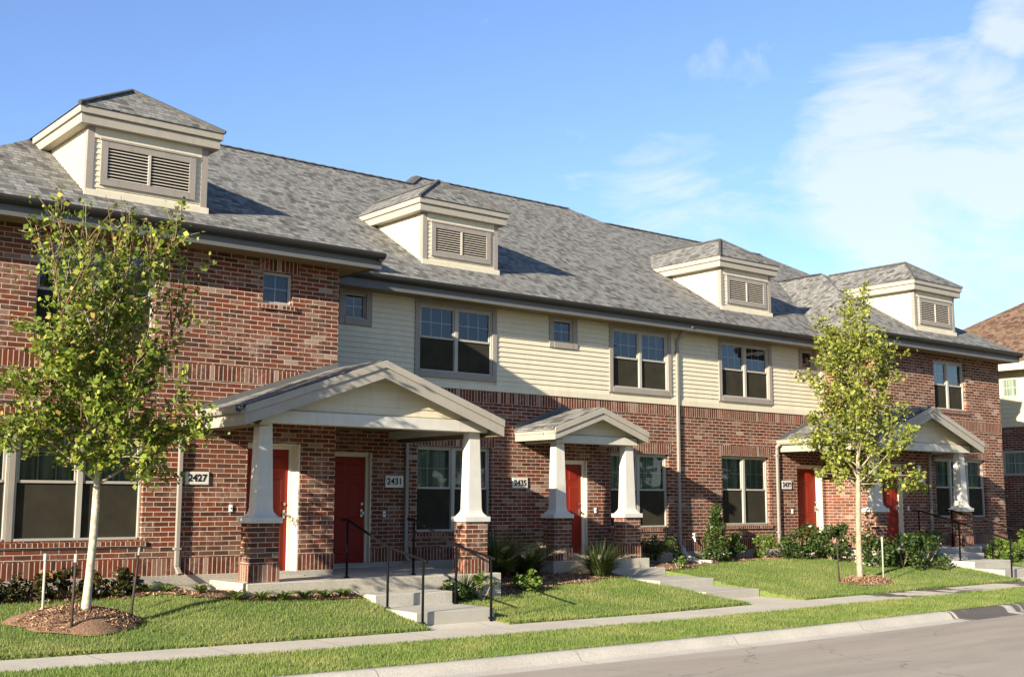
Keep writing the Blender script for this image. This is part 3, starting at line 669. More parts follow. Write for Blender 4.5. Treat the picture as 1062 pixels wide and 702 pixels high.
door(D1, YB); door(D2, 0, 'red door deep in the shade of the left porch'); door(D3, 0); door(D4, 0); door(D5, YB)
mb = MB(); mb.box(17.52, 17.72, .325, .335, 2.28, 2.52); 
o = mb.build('door_notice', M['white']); tag(o, 'small white paper notice taped high on the red door of the small porch', 'notice')
# door bells
for (x, y, z, l) in ((8.75, YB, 1.72, 0), (12.72, 0, 1.60, 0), (18.22, 0, 1.66, 0), (25.08, 0, 1.62, 0), (27.74, YB, 1.7, 0)):
    mb = MB(); mb.box(x-.028, x+.028, y-.022, y+.01, z-.055, z+.055); d_ = bevel(mb.build('doorbell', M['white'], bld), .006, 2)
    mb = MB(); mb.tube([(x, y-.02, z), (x, y-.028, z)], .012, 10); mb.build('push_button', M['dark'], d_)

# ------------------------------------------------------------------ roofs
def zr(y, ye=YE): return ZE+PT*(y-ye)
RL, RR = 3.15, 33.0
rf = MB()
P3 = lambda x, y: (x, y, zr(y))
y2 = 6.25; y1 = 7.05
rf.poly([P3(RL, YE), P3(RR, YE), P3(RR, 4.85), P3(31.75, y2), P3(24.55, y2), P3(23.75, y1), P3(18.2, y1), P3(17.4, y2), P3(RL+y2-YE, y2)])
zb_ = zr(y2)
rf.poly([(RL+y2-YE, y2, zb_), (31.75, y2, zb_), (RR, 7.65, zr(4.85)), (RR, 13.1, ZE), (RL, 13.1, ZE)])
rf.poly([(18.2, y1, zr(y1)), (23.75, y1, zr(y1)), (31.4, 14.7, ZE), (10.55, 14.7, ZE)])
rf.poly([(17.4, y2, zb_), (18.2, y1, zr(y1)), (10.55, 14.7, ZE), (17.4-.0, y2+.01, zb_)]); rf.poly([(24.55, y2, zb_), (24.55, y2+.01, zb_), (31.4, 14.7, ZE), (23.75, y1, zr(y1))])
rf.poly([(RL, YE, ZE), (RL+y2-YE, y2, zb_), (RL, 13.1, ZE)])
rf.poly([(RR, 4.85, zr(4.85)), (31.75, y2, zb_), (RR, 7.65, zr(4.85))])
roof = rf.build('main_roof', M['shingle'], bld, False, False)
mb = MB(); mb.poly([(RR-.02, YE+.4, ZE), (RR-.02, 12.7, ZE), (RR-.02, 7.65, zr(4.85)-.02), (RR-.02, 4.85, zr(4.85)-.02)]); mb.build('gable_wall', M['siding'], bld, False, False)
def ridgecap(pts, parent):
    c = MB()
    for a, b_ in zip(pts, pts[1:]):
        a, b_ = Vector(a), Vector(b_); t = (b_-a).normalized(); s = Vector((-t.y, t.x, 0)).normalized(); n_ = max(1, int((b_-a).length/.28))
        u = s.cross(t); u = -u if u.z < 0 else u
        dr = .07 if abs(t.z) < .05 else .035
        for i in range(n_):
            p, q = a+(b_-a)*(i/n_), a+(b_-a)*((i+1)/n_)+t*.03
            l0, l1 = .030, .012
            for sg in (1, -1):
                c.poly([p+u*l1, q+u*l0, q+s*.14*sg+u*l0-Vector((0, 0, dr)), p+s*.14*sg+u*l1-Vector((0, 0, dr))])
    return c.build('ridge_cap', M['ridge'], parent, False, False)
ridgecap([P3(RL+y2-YE, y2), P3(17.4, y2)], roof); ridgecap([P3(17.4, y2), P3(18.2, y1)], roof); ridgecap([P3(18.2, y1), P3(23.75, y1)], roof); ridgecap([P3(24.55, y2), P3(31.75, y2)], roof)
def block_roof(x0, x1, rise=0):
    hw = (x1-x0)/2; xc = (x0+x1)/2; h_ = hw+rise; pk = (xc, YEB+h_, ZE+PT*h_); yv = YE+h_; b_ = MB()
    b_.poly([(x0, YEB, ZE), (x1, YEB, ZE), pk]); b_.poly([(x0, YE, ZE), (x0, YEB, ZE), pk, (xc, yv, pk[2])]); b_.poly([(x1, YEB, ZE), (x1, YE, ZE), (xc, yv, pk[2]), pk])
    o = b_.build('hip_roof', M['shingle'], bld, False, False)
    ridgecap([pk, (xc, yv, pk[2])], o); return o
BL = (RL, 11.2); BR = (25.75, 32.88)
block_roof(*BL); block_roof(*BR, .62)
# fascia, gutter, soffit along the eaves
def eave(x0, x1, ye, yw, ends=(False, False)):
    f = MB(); f.box(x0, x1, ye+.10, ye+.125, ZE-.255, ZE-.03); f.build('fascia', M['eavefascia'], bld)
    g = MB(); pr = [(ye+.098, ZE-.095), (ye+.03, ZE-.095), (ye-.015, ZE-.06), (ye-.035, ZE-.025), (ye-.04, ZE+.012), (ye-.025, ZE+.018), (ye-.022, ZE-.0), (ye+.02, ZE-.075), (ye+.098, ZE-.08)]
    g.extrude([(x0, a, b_) for a, b_ in pr], (x1-x0, 0, 0)); g.build('gutter', M['gutter'], bld)
    s = MB(); s.box(x0, x1, ye+.125, yw, ZE-.235, ZE-.225); s.build('soffit', M['soffit'], bld)
eave(BL[0], BL[1], YEB, YB); eave(BL[1]-.25, BR[0]+.25, YE, 0.0); eave(BR[0], BR[1], YEB, YB)
mb = MB()
for x in (BL[1], BR[0], BR[1], BL[0]):
    xa, xb = (x-.125, x-.10) if x in (BL[1], BR[1]) else (x+.10, x+.125)
    mb.box(xa, xb, YEB+.127, (YE if x in (BL[1], BR[0]) else 13), ZE-.255, ZE-.01)
build_split(mb, 'fascia', M['eavefascia'], bld)
mb = MB()
for (xa, xb, yb) in ((LX1, BL[1]-.126, YE+.0), (BR[0]+.126, RX0, YE), (RX1, BR[1]-.126, 13), (BL[0]+.126, LX0, 13)): mb.box(xa+.001, xb-.001, YB+.001, yb, ZE-.237, ZE-.227)
build_split(mb, 'soffit', M['soffit'], bld)
mb = MB()
for x, s_ in ((BR[1], 1), (BL[1], 1), (BR[0], -1)):
    yb = 13 if x == BR[1] else YE
    pr = [(x-s_*.098, ZE-.12), (x-s_*.03, ZE-.12), (x+s_*.015, ZE-.075), (x+s_*.04, ZE+.012), (x+s_*.022, ZE), (x-s_*.02, ZE-.09), (x-s_*.098, ZE-.10)]
    mb.extrude([(a, YEB+.001, b_) for a, b_ in pr], (0, yb-YEB, 0))
build_split(mb, 'gutter', M['gutter'], bld)

# ------------------------------------------------------------------ dormers
def dormer(xc, yw, label):
    zb = (zr(yw) if yw > -1 else zr(yw, YEB)); hw = .96; zt = zb+1.06
    w = MB(); ybk = yw+2.1
    w.poly([(xc-hw, yw, zb-.2), (xc+hw, yw, zb-.2), (xc+hw, yw, zt), (xc-hw, yw, zt)])
    for sg in (-1, 1): w.poly([(xc+sg*hw, yw, zb-.2), (xc+sg*hw, ybk, zb-.2), (xc+sg*hw, ybk, zt), (xc+sg*hw, yw, zt)])
    z = zb+.03; e = .088
    while z < zt-.02:                      # lap boards on the front and both cheeks
        z1 = min(z+e, zt)
        w.poly([(xc-hw, yw-.014, z), (xc+hw, yw-.014, z), (xc+hw, yw-.002, z1), (xc-hw, yw-.002, z1)]); w.poly([(xc-hw, yw, z), (xc+hw, yw, z), (xc+hw, yw-.014, z), (xc-hw, yw-.014, z)])
        for sg in (-1, 1):
            X = xc+sg*hw
            w.poly([(X+sg*.014, yw, z), (X+sg*.014, ybk, z), (X+sg*.002, ybk, z1), (X+sg*.002, yw, z1)]); w.poly([(X, yw, z), (X, ybk, z), (X+sg*.014, ybk, z), (X+sg*.014, yw, z)])
        z += e
    d = w.build('dormer', M['siding'], bld, False, True); tag(d, label)
    for sg in (-1, 1):
        c = MB(); X = xc+sg*hw
        c.box(X-sg*.085, X+sg*.022, yw-.024, yw-.001, zb-.02, zt); c.box(X+sg*.001, X+sg*.022, yw-.0005, yw+.085, zb-.02, zt)
        c.build('corner_board', M['trim'], d)
    b_ = MB(); b_.box(xc-hw-.05, xc+hw+.05, yw-.05, yw-.026, zb-.03, zb+.07); b_.build('base_board', M['siding'], d)
    f = MB(); a0, a1, c0, c1 = xc-.77, xc+.77, zb+.165, zb+.865; t = .105
    f.box(a0, a0+t, yw-.045, yw, c0, c1); f.box(a1-t, a1, yw-.045, yw, c0, c1); f.box(a0+t, a1-t, yw-.043, yw, c1-t, c1); f.box(a0+t, a1-t, yw-.047, yw, c0, c0+t*.95); f.box(a0-.02, a1+.02, yw-.055, yw, c1, c1+.03)
    f.build('louver_frame', M['trim'], d)
    v = MB(); v.poly([(a0+t, yw-.017, c0+t), (a1-t, yw-.017, c0+t), (a1-t, yw-.017, c1-t), (a0+t, yw-.017, c1-t)]); v.build('louver_backing', M['dark'], d, False, False)
    s = MB(); n = 10; hh = c1-c0-2*t
    for i in range(n):
        z0 = c0+t+hh*i/n
        s.extrude([(a0+t, yw-.040, z0+.004), (a0+t, yw-.034, z0+.004), (a0+t, yw-.018, z0+hh/n*.46), (a0+t, yw-.024, z0+hh/n*.46)], (a1-a0-2*t, 0, 0))
    s.box(xc-.02, xc+.02, yw-.046, yw-.018, c0+t, c1-t); s.build('louver', M['slat'], d)
    fr = MB(); fr.box(xc-hw+.087, xc+hw-.087, yw-.028, yw, zt-.17, zt-.003); fr.build('frieze_board', M['siding'], d)
    # roof with two-step fascia
    oh = .21; e0 = hw+oh; yf = yw-.17; ybk2 = yw+(2.6 if yw > -1 else 2.05)
    fa = MB(); z0 = zt
    fa.box(xc-e0+.035, xc+e0-.035, yf+.035, ybk2, z0-.012, z0+.14); fa.box(xc-e0, xc+e0, yf, ybk2, z0+.141, z0+.255)
    bevel(fa.build('dormer_fascia', M['fascia'], d), .006, 1)
    r = MB(); zz = z0+.258; e1 = e0+.02; yf1 = yf-.02; k = .60; pk = (xc, yf1+1.02, zz+k*e1); bk = (xc, yw+5.2, zz+k*e1)
    yq = yw+4.6
    r.poly([(xc-e1, yf1, zz), (xc+e1, yf1, zz), pk]); r.poly([(xc-e1, yq, zz), (xc-e1, yf1, zz), pk, (xc, yq, pk[2])]); r.poly([(xc+e1, yf1, zz), (xc+e1, yq, zz), (xc, yq, pk[2]), pk])
    r.poly([(xc-e1, yf1, zz-.002), (xc+e1, yf1, zz-.002), (xc+e1, yq, zz-.002), (xc-e1, yq, zz-.002)])
    ro = r.build('dormer_roof', M['shingle'], d, False, False)
    # keep only what stands in front of the main roof plane
    bm = bmesh.new(); bm.from_mesh(ro.data); ye_ = YE
    bmesh.ops.bisect_plane(bm, geom=bm.verts[:]+bm.edges[:]+bm.faces[:], plane_co=(xc, (YE if yw > -1 else YEB), ZE-.03), plane_no=(0, PT, -1), clear_outer=True)
    bm.to_mesh(ro.data); bm.free()
    c2 = MB(); hip = lambda sx: [(xc+sx*e1, yf1, zz+.0), pk]
    for sx in (-1, 1):
        a, b2 = Vector(hip(sx)[0])+Vector((0, 0, .015)), Vector(pk)+Vector((0, 0, .02)); c2.tube([a, b2], .035, 5)
    yend = (YE if yw > -1 else YEB)+(pk[2]-ZE)/PT
    c2.tube([Vector(pk)+Vector((0, 0, .02)), (xc, yend, pk[2]+.02)], .035, 5); c2.build('dormer_ridge', M['ridge'], d)
    return d
dormer(7.17, -1.6, 'dormer on the left brick block above the tree'); dormer(14.80, .42, 'dormer second from the left'); dormer(23.97, .42, 'dormer third from the left'); dormer(29.43, -1.6, 'dormer on the right end block')

# ------------------------------------------------------------------ porches
def porch_column(x, yf, zs, zc, zt, label=None):
    w, d_ = .235, .165; yc = yf+d_
    p = MB(); p.box(x-w, x+w, yc-d_, yc+d_, zs, zc); o = p.build('porch_column', M['brick'], bld); tag(o, label)
    s = MB(); s.box(x-w-.016, x+w+.016, yc-d_-.016, yc+d_+.016, 0, .26); so_ = s.build('soldier_base', M['soldier'], o); so_.location = (0, 0, zs-.002)
    c = MB(); c.box(x-w-.04, x+w+.04, yc-d_-.04, yc+d_+.04, zc+.001, zc+.09); bevel(c.build('column_cap', M['column'], o), .008, 2)
    sh = MB(); rings = []
    for (t, r) in ((0, .222), (.018, .198), (.04, .168), (.065, .150), (.10, .143), (1.0, .110)):
        zz = zc+.0905+(zt-zc-.0905)*t; q = r*.8
        rings.append([(x-r, yc-q, zz), (x+r, yc-q, zz), (x+r, yc+q, zz), (x-r, yc+q, zz)])
    sh.loft(rings); sh.build('column_shaft', M['column'], o)
    return o
def porch_roof(xl, xr, yg, y0, bx0, bx1, zt, za, zbeam, ywl, ywr, label=None, fh=.17):
    """gable roof: eaves at xl/xr, gable edge yg, beam face y0; zt top of shingles at the eaves, za at the ridge"""
    xc = (xl+xr)/2; k = (za-zt)/(xc-xl)
    yb = 0.0
    r = MB(); th = .06
    def slope(xa, xb, za_, zb2, yback):
        r.poly([(xa, yg, za_), (xb, yg, zb2), (xb, yback, zb2), (xa, yback, za_)])
        r.poly([(xa, yg, za_-th), (xa, yback, za_-th), (xb, yback, zb2-th), (xb, yg, zb2-th)])
        r.poly([(xa, yg, za_), (xa, yback, za_), (xa, yback, za_-th), (xa, yg, za_-th)])
    slope(xl-.03, xc, zt-.03*k, za, ywl); slope(xr+.03, xc, zt-.03*k, za, ywr)
    ro = r.build('porch_roof', M['shingle'], bld, False, False); tag(ro, label)
    rk = MB()
    def rake(x0_, x1_, sgn):
        z0_, z1_ = zt-.012, za-.012+0
        for (off, h_, y_a, y_b) in ((.0, .12, yg-.035, yg-.005), (-.121, fh, yg-.012, yg+.02)):
            rk.extrude([(x0_, y_a, z0_+off), (x1_, y_a, z1_+off), (x1_, y_a, z1_+off-h_), (x0_, y_a, z0_+off-h_)], (0, y_b-y_a, 0))
    rake(xl, xc, 1); rake(xr, xc, -1)
    bevel(rk.build('rake_board', M['fascia'], ro), .004, 1)
    ef = MB()
    for x_, s_, yw_ in ((xl, 1, ywl), (xr, -1, ywr)):
        ef.box(x_+s_*.001, x_+s_*.03, yg+.021, yw_, zt-.13-fh, zt-.075-.02); ef.box(x_-s_*.012, x_+s_*.0005, yg-.004, yw_, zt-.135, zt-.04)
    build_split(ef, 'eave_board', M['fascia'], ro)
    so_ = MB()
    for x_, b2, yw_ in ((xl, bx0, ywl), (xr, bx1, ywr)): so_.box(min(x_+.031, b2) if x_ < b2 else b2+.001, b2-.001 if x_ < b2 else x_-.031, yg+.022, yw_, zt-.125-fh, zt-.115-fh)
    build_split(so_, 'eave_soffit', M['soffit'], ro)
    g = MB(); ze_ = zt-.17
    zg0 = zbeam[1]
    xa = xl+max(0, (zg0-(zt-.09))/k)+.08; xb = xr-(xa-xl)
    g.extrude([(xa, y0+.03, zg0), (xb, y0+.03, zg0), (xc, y0+.03, za-.075)], (0, .1, 0))
    z = zg0+.02
    while z < za-.16:
        z1 = z+.125; hwid = (za-.075-z)/k; hw1 = max(.0, (za-.075-z1)/k)
        g.poly([(xc-hwid, y0+.012, z), (xc+hwid, y0+.012, z), (xc+hw1, y0+.028, min(z1, za-.08)), (xc-hw1, y0+.028, min(z1, za-.08))]); g.poly([(xc-hwid, y0+.03, z), (xc+hwid, y0+.03, z), (xc+hwid, y0+.012, z), (xc-hwid, y0+.012, z)])
        z = z1
    g.build('gable_siding', M['siding'], ro, False, True)
    b_ = MB(); b_.box(bx0, bx1, y0-.03, y0+.22, zbeam[0], zbeam[1]); b_.box(bx0+.001, bx0+.2, y0+.221, ywl, zbeam[0]+.002, zbeam[1]-.002); b_.box(bx1-.2, bx1-.001, y0+.221, ywr, zbeam[0]+.002, zbeam[1]-.002)
    bevel(b_.build('porch_beam', M['column'], ro), .005, 1)
    ce = MB(); ce.box(bx0+.201, bx1-.201, y0+.222, max(ywl, ywr)-.002, zbeam[1]-.07, zbeam[1]-.06); ce.build('porch_ceiling', M['soffit'], ro)
    st = MB()
    for (x_, sg, yw_) in ((xl, 1, ywl), (xr, -1, ywr)):
        st.extrude([(x_, yw_-.012, zt+.0), (xc, yw_-.012, za+.0), (xc, yw_-.012, za+.09), (x_, yw_-.012, zt+.09)], (0, .011, 0))
    build_split(st, 'wall_flashing', M['eavefascia'], ro)
    return ro
# left porch (straddles the corner of the left block)
P1 = dict(y0=-2.80, yg=-3.12)
porch_roof(8.2, 13.14, P1['yg'], P1['y0'], 8.62, 13.0, 3.255, 4.115, (3.03, 3.225), YB, 0.0, 'wide porch roof over two red doors')
porch_column(8.76, P1['y0'], .625, 1.50, 3.03); porch_column(12.80, P1['y0'], .60, 1.49, 3.03)
mb = MB(); mb.box(8.42, 13.25, -2.92, -1.66, .15, .618); mb.box(10.67, 13.25, -1.66, -.022, .15, .617); bevel(mb.build('porch_slab', M['slab'], bld), .01, 1)
mb = MB(); mb.box(D1[0]-.1, D1[1]+.1, -1.659, YB+.5, .4, .64); mb.box(D2[0], D2[1], -.0215, .2, .4, .64); build_split(mb, 'door_sill_slab', M['slab'], bld)
# small porch in the middle
porch_roof(15.95, 18.62, -1.25, -.95, 16.21, 18.56, 3.345, 3.80, (3.045, 3.205), 0.0, 0.0, 'small porch roof over a single red door', .13)
porch_column(16.43, -.95, .66, 1.51, 3.045); porch_column(18.42, -.95, .66, 1.51, 3.045)
mb = MB(); mb.box(16.12, 18.85, -1.02, -.022, .2, .655); bevel(mb.build('porch_slab', M['slab'], bld), .01, 1)
mb = MB(); mb.box(D3[0], D3[1], -.0215, .45, .4, .672); build_split(mb, 'door_sill_slab', M['slab'], bld)
# right porch (straddles the corner of the right block)
porch_roof(24.62, 29.30, -2.92, -2.58, 24.93, 29.16, 3.41, 4.23, (3.13, 3.32), 0.0, YB, 'wide porch roof behind the young tree')
porch_column(25.14, -2.58, .74, 1.62, 3.13); porch_column(28.93, -2.58, .74, 1.62, 3.13)
mb = MB(); mb.box(24.7, 29.4, -2.68, YB-.022, .2, .73); mb.box(24.7, RX0-.02, YB-.022, -.022, .2, .729); bevel(mb.build('porch_slab', M['slab'], bld), .01, 1)
mb = MB(); mb.box(D4[0], D4[1], -.0215, .45, .4, .745); mb.box(D5[0], D5[1], YB-.0215, YB+.45, .4, .765); build_split(mb, 'door_sill_slab', M['slab'], bld)
# porch gutters
mb = MB()
for (x, y0_, y1_, z) in ((8.2, -3.0, YB, 3.235), (24.62, -2.8, 0.0, 3.39)):
    pr = [(x-.015, z-.10), (x-.07, z-.10), (x-.10, z-.06), (x-.115, z+.01), (x-.10, z+.012), (x-.085, z-.07), (x-.015, z-.085)]
    mb.extrude([(a, y0_, b_) for a, b_ in pr], (0, y1_-y0_-.01, 0))
build_split(mb, 'porch_gutter', M['fascia'], bld)
# ------------------------------------------------------------------ downspouts
def downspout(pts, w=.075, d_=.055, elbow=True, label=None):
    s = MB()
    r = lambda p: None
    pts = [Vector(p) for p in pts]
    s.tube(pts, w*.56, 6); o = s.build('downspout', M['downspout'], bld); tag(o, label)
    b_ = MB(); zs = [p.z for p in pts]; lo, hi = min(zs), max(zs); vp = [p for p in pts]
    return o
def dspout_v(x, y, ztop, zbot, head=None, foot=True, label=None):
    s = MB(); y_ = y-.045
    s.box(x-.034, x+.034, y_-.03, y_+.03, zbot+.10, ztop)
    if foot: s.loft([[(x-.034, y_-.03, zbot+.10), (x+.034, y_-.03, zbot+.10), (x+.034, y_+.03, zbot+.10), (x-.034, y_+.03, zbot+.10)], [(x-.034, y_-.15, zbot), (x+.034, y_-.15, zbot), (x+.034, y_-.11, zbot-.035), (x-.034, y_-.11, zbot-.035)]])
    o = bevel(s.build('downspout', M['downspout'], bld), .008, 2); tag(o, label)
    if head:
        h = MB(); h.tube([(x, y_, ztop-.03), (x, y_, ztop+.05), head[0], head[1]], .043, 8); h.build('elbow', M['downspout'], o, True)
    for zz in np.linspace(zbot+.35, ztop-.2, max(2, int((ztop-zbot)/1.6))):
        c = MB(); c.box(x-.055, x+.055, y_-.034, y-.001, zz, zz+.03); c.build('strap', M['downspout'], o)
    return o
dspout_v(7.86, YB, 2.95, .74, ((7.95, YB-.12, 3.06), (8.12, YB-.22, 3.13)))
dspout_v(13.20, 0, 3.0, .72, None); dspout_v(20.86, 0, 5.55, .78, ((20.88, -.2, 5.80), (20.90, -.52, 5.93)))
dspout_v(24.48, 0, 3.20, .74, ((24.5, -.06, 3.27), (24.54, -.1, 3.30))); dspout_v(28.75, YB, 3.1, .78, None)
mb = MB(); mb.tube([(RX1+.42, YB+.35, ZE-.13), (RX1+.42, YB+.35, ZE-.22), (RX1+.10, YB+.35, ZE-.42), (RX1+.06, YB+.35, ZE-.5), (RX1+.06, YB+.35, .6)], .045, 8); mb.build('downspout', M['gutter'], bld, True)
# porch lights under the ceilings
for (x, y, z) in ((28.15, YB, 2.72),):
    mb = MB(); mb.box(x-.05, x+.05, y-.03, y, z-.06, z+.06); l = mb.build('wall_light', M['iron'], bld)
    mb = MB(); mb.tube([(x, y-.05, z-.07), (x, y-.09, z-.02), (x, y-.09, z+.10)], [.03, .055, .05], 10); mb.build('light_shade', M['white'], l, True)
# hose bib and conduit
mb = MB(); mb.tube([(21.32, .0, 1.03), (21.32, -.08, 1.03)], .02, 8); mb.tube([(21.32, -.06, 1.04), (21.32, -.09, .95), (21.33, -.10, .93)], [.02, .022, .016], 8); mb.tube([(21.32, -.075, 1.03), (21.32, -.075, 1.10)], .01, 6); mb.tube([(21.27, -.075, 1.105), (21.37, -.075, 1.105)], .022, 8)
hb = mb.build('hose_tap', M['white'], bld, True)
mb = MB(); mb.extrude([(20.86-.15, -.28, .49), (20.86+.15, -.28, .49), (20.86+.22, -.95, .40), (20.86-.22, -.95, .40)], (0, 0, .05))
mb.box(20.86-.20, 20.86-.15, -.85, -.28, .45, .54); mb.box(20.86+.15, 20.86+.20, -.85, -.28, .45, .54)
o = mb.build('splash_block', M['step']); tag(o, 'pale concrete splash block under the tall downspout', 'splash block')
mb = MB(); mb.tube([(20.86, -.13, .80), (20.86, -.16, .68), (20.86, -.30, .57), (20.86, -.5, .53)], [.06, .075, .07, .06], 8); mb.build('downspout_boot', M['step'], bld, True)

# ------------------------------------------------------------------ house number plates
def plate(txt, x0, x1, y, z0, z1, label):
    b_ = MB(); b_.box(x0, x1, y-.03, y-.002, z0, z1); o = bevel(b_.build('number_plate', M['plate']), .005, 1)
    tag(o, label, 'house number', 'house number plates on the brick')
    e = MB(); e.box(x0-.008, x1+.008, y-.022, y-.0015, z0-.008, z1+.008); e.build('plate_rim', M['trim'], o)
    cu = bpy.data.curves.new('numerals', 'FONT'); cu.body = txt; cu.align_x = 'CENTER'; cu.align_y = 'CENTER'; cu.size = (z1-z0)*.78; cu.extrude = .003; cu.offset = .0045
    cu.space_character = 1.03
    tmp = bpy.data.objects.new('tmp', cu); scn.collection.objects.link(tmp)
    dg = bpy.context.evaluated_depsgraph_get(); me = bpy.data.meshes.new_from_object(tmp.evaluated_get(dg)); bpy.data.objects.remove(tmp)
    me.materials.clear(); me.materials.append(M['ink'])
    n_ = bpy.data.objects.new('numerals', me); link(n_, o); n_.rotation_euler = (R_(90), 0, 0); n_.location = ((x0+x1)/2, y-.032, (z0+z1)/2)
    return o
plate('2427', 7.96, 8.35, YB, 2.09, 2.285, 'house number 2427 on brick beside the left downspout')
plate('2431', 12.73, 13.14, 0, 2.105, 2.325, 'house number 2431 in shade right of the second red door')
plate('2435', 15.86, 16.27, 0, 2.12, 2.33, 'house number 2435 on brick left of the small porch')
plate('2439', 24.66, 25.05, 0, 2.18, 2.39, 'house number 2439 between a downspout and a red door')
plate('2443', 28.14, 28.54, YB, 2.37, 2.63, 'house number 2443 in shade under the right end porch')

# ------------------------------------------------------------------ railings
def railing(x, posts, label, top=.92):
    """posts: list of (y, z_foot); one sloping handrail with a level hook at the upper end"""
    t = empty('railing', (x, posts[-1][0], posts[-1][1]), label, 'handrail', 'black iron handrails beside the steps'); ox, oy, oz = t.location
    r = MB(); pts = [(0, posts[0][0]+.18-oy, posts[0][1]+top-oz+.0)]
    for (y, z) in posts: pts.append((0, y-oy, z+top-oz))
    y, z = posts[-1]; pts.append((0, y-.10-oy, z+top-.03-oz))
    r.tube(pts, .021, 8); r.build('top_rail', M['iron'], t, True)
    for (y, z) in posts:
        p = MB(); p.tube([(0, y-oy, z-oz-.15), (0, y-oy, z+top-oz)], .02, 8); p.build('post', M['iron'], t, True)
        f = MB(); f.tube([(0, y-oy, z-oz), (0, y-oy, z-oz+.02)], .045, 10); f.build('post_flange', M['iron'], t)
    return t
railing(10.38, [(-2.52, .618), (-3.72, .215), (-4.66, .06)], 'black handrail on the left side of the two wide steps')
railing(11.68, [(-2.52, .618), (-3.72, .215), (-4.63, .06)], 'black handrail on the right side of the two wide steps')
railing(27.15, [(-2.3, .73), (-3.38, .45), (-4.68, .06)], 'black handrail on the near side of the right end porch steps')
railing(28.66, [(-2.3, .73), (-3.38, .45), (-4.68, .08)], 'black handrail on the far side of the right end porch steps')

NBK = 5.9
# ------------------------------------------------------------------ neighbour house at the right
nb = empty('neighbour_house', (38, 3, .3), 'neighbouring house with brown hip roof past the right end of the row', 'building')
NX0, NX1, NY0, NY1, NZ = 0.0, 9.0, -3.3-3, NBK-3, 6.2-.3
mb = MB(); mb.box(NX0, NX1, NY0, NY1, 0, 4.04); mb.build('brick_wall', M['brick'], nb)
mb = MB(); mb.box(NX0+.004, NX1-.004, NY0+.004, NY1-.004, 4.04, NZ)
z = 4.05
while z < NZ-.05:
    mb.poly([(NX0-.014, NY0, z), (NX0-.014, NY1, z), (NX0+.001, NY1, z+.15), (NX0+.001, NY0, z+.15)]); mb.poly([(NX0+.004, NY0, z), (NX0+.004, NY1, z), (NX0-.014, NY1, z), (NX0-.014, NY0, z)]); z += .15
mb.build('upper_wall', M['neighsiding'], nb)
e = .6; zt = NZ+.22; w_ = (NX1-NX0+2*e)/2; xc = (NX0+NX1)/2
mb = MB(); A, B_, C_, D_ = (NX0-e, NY0-e, zt), (NX1+e, NY0-e, zt), (NX1+e, NY1+e, zt), (NX0-e, NY1+e, zt); K1, K2 = (xc, NY0-e+w_, zt+.62*w_), (xc, NY1+e-w_, zt+.62*w_)
mb.poly([A, B_, K1]); mb.poly([B_, C_, K2, K1]); mb.poly([C_, D_, K2]); mb.poly([D_, A, K1, K2]); mb.build('roof', M['brownshingle'], nb, False, False)
mb = MB(); mb.box(NX0-e, NX0-e+.03, NY0-e, NY1+e, zt-.25, zt-.005); mb.box(NX0-e+.031, NX1+e, NY0-e, NY0-e+.03, zt-.25, zt-.005); mb.build('fascia', M['siding'], nb)
mb = MB(); mb.box(NX0-e+.031, NX0, NY0-e+.031, NY1+e, zt-.24, zt-.22); mb.build('soffit', M['soffit'], nb)
for (y0_, y1_, z0_, z1_) in ((-2.35, -1.75, 5.01, 5.67), (-2.9, -1.7, 2.45, 3.25), (-5.0, -3.8, 2.3, 3.5)):
    mb = MB(); X = NX0-.03
    mb.box(X, NX0+.02, y0_, y0_+.07, z0_, z1_); mb.box(X, NX0+.02, y1_-.07, y1_, z0_, z1_); mb.box(X, NX0+.02, y0_+.07, y1_-.07, z0_, z0_+.07); mb.box(X, NX0+.02, y0_+.07, y1_-.07, z1_-.07, z1_)
    for k in (1, 2): yy = y0_+(y1_-y0_)*k/3; mb.box(X+.008, NX0+.01, yy-.012, yy+.012, z0_+.07, z1_-.07)
    mb.box(X+.009, NX0+.01, y0_+.07, y1_-.07, (z0_+z1_)/2-.012, (z0_+z1_)/2+.012)
    wn = mb.build('window', M['vinyl'], nb); mb = MB(); mb.poly([(X+.012, y0_+.07, z0_+.07), (X+.012, y1_-.07, z0_+.07), (X+.012, y1_-.07, z1_-.07), (X+.012, y0_+.07, z1_-.07)]); mb.build('pane', M['glass'], wn, False, False)
    mb = MB(); mb.poly([(X+.016, y0_+.05, z0_+.05), (X+.016, y1_-.05, z0_+.05), (X+.016, y1_-.05, z1_-.05), (X+.016, y0_+.05, z1_-.05)]); mb.build('blind', M['curtain'], wn, False, False)

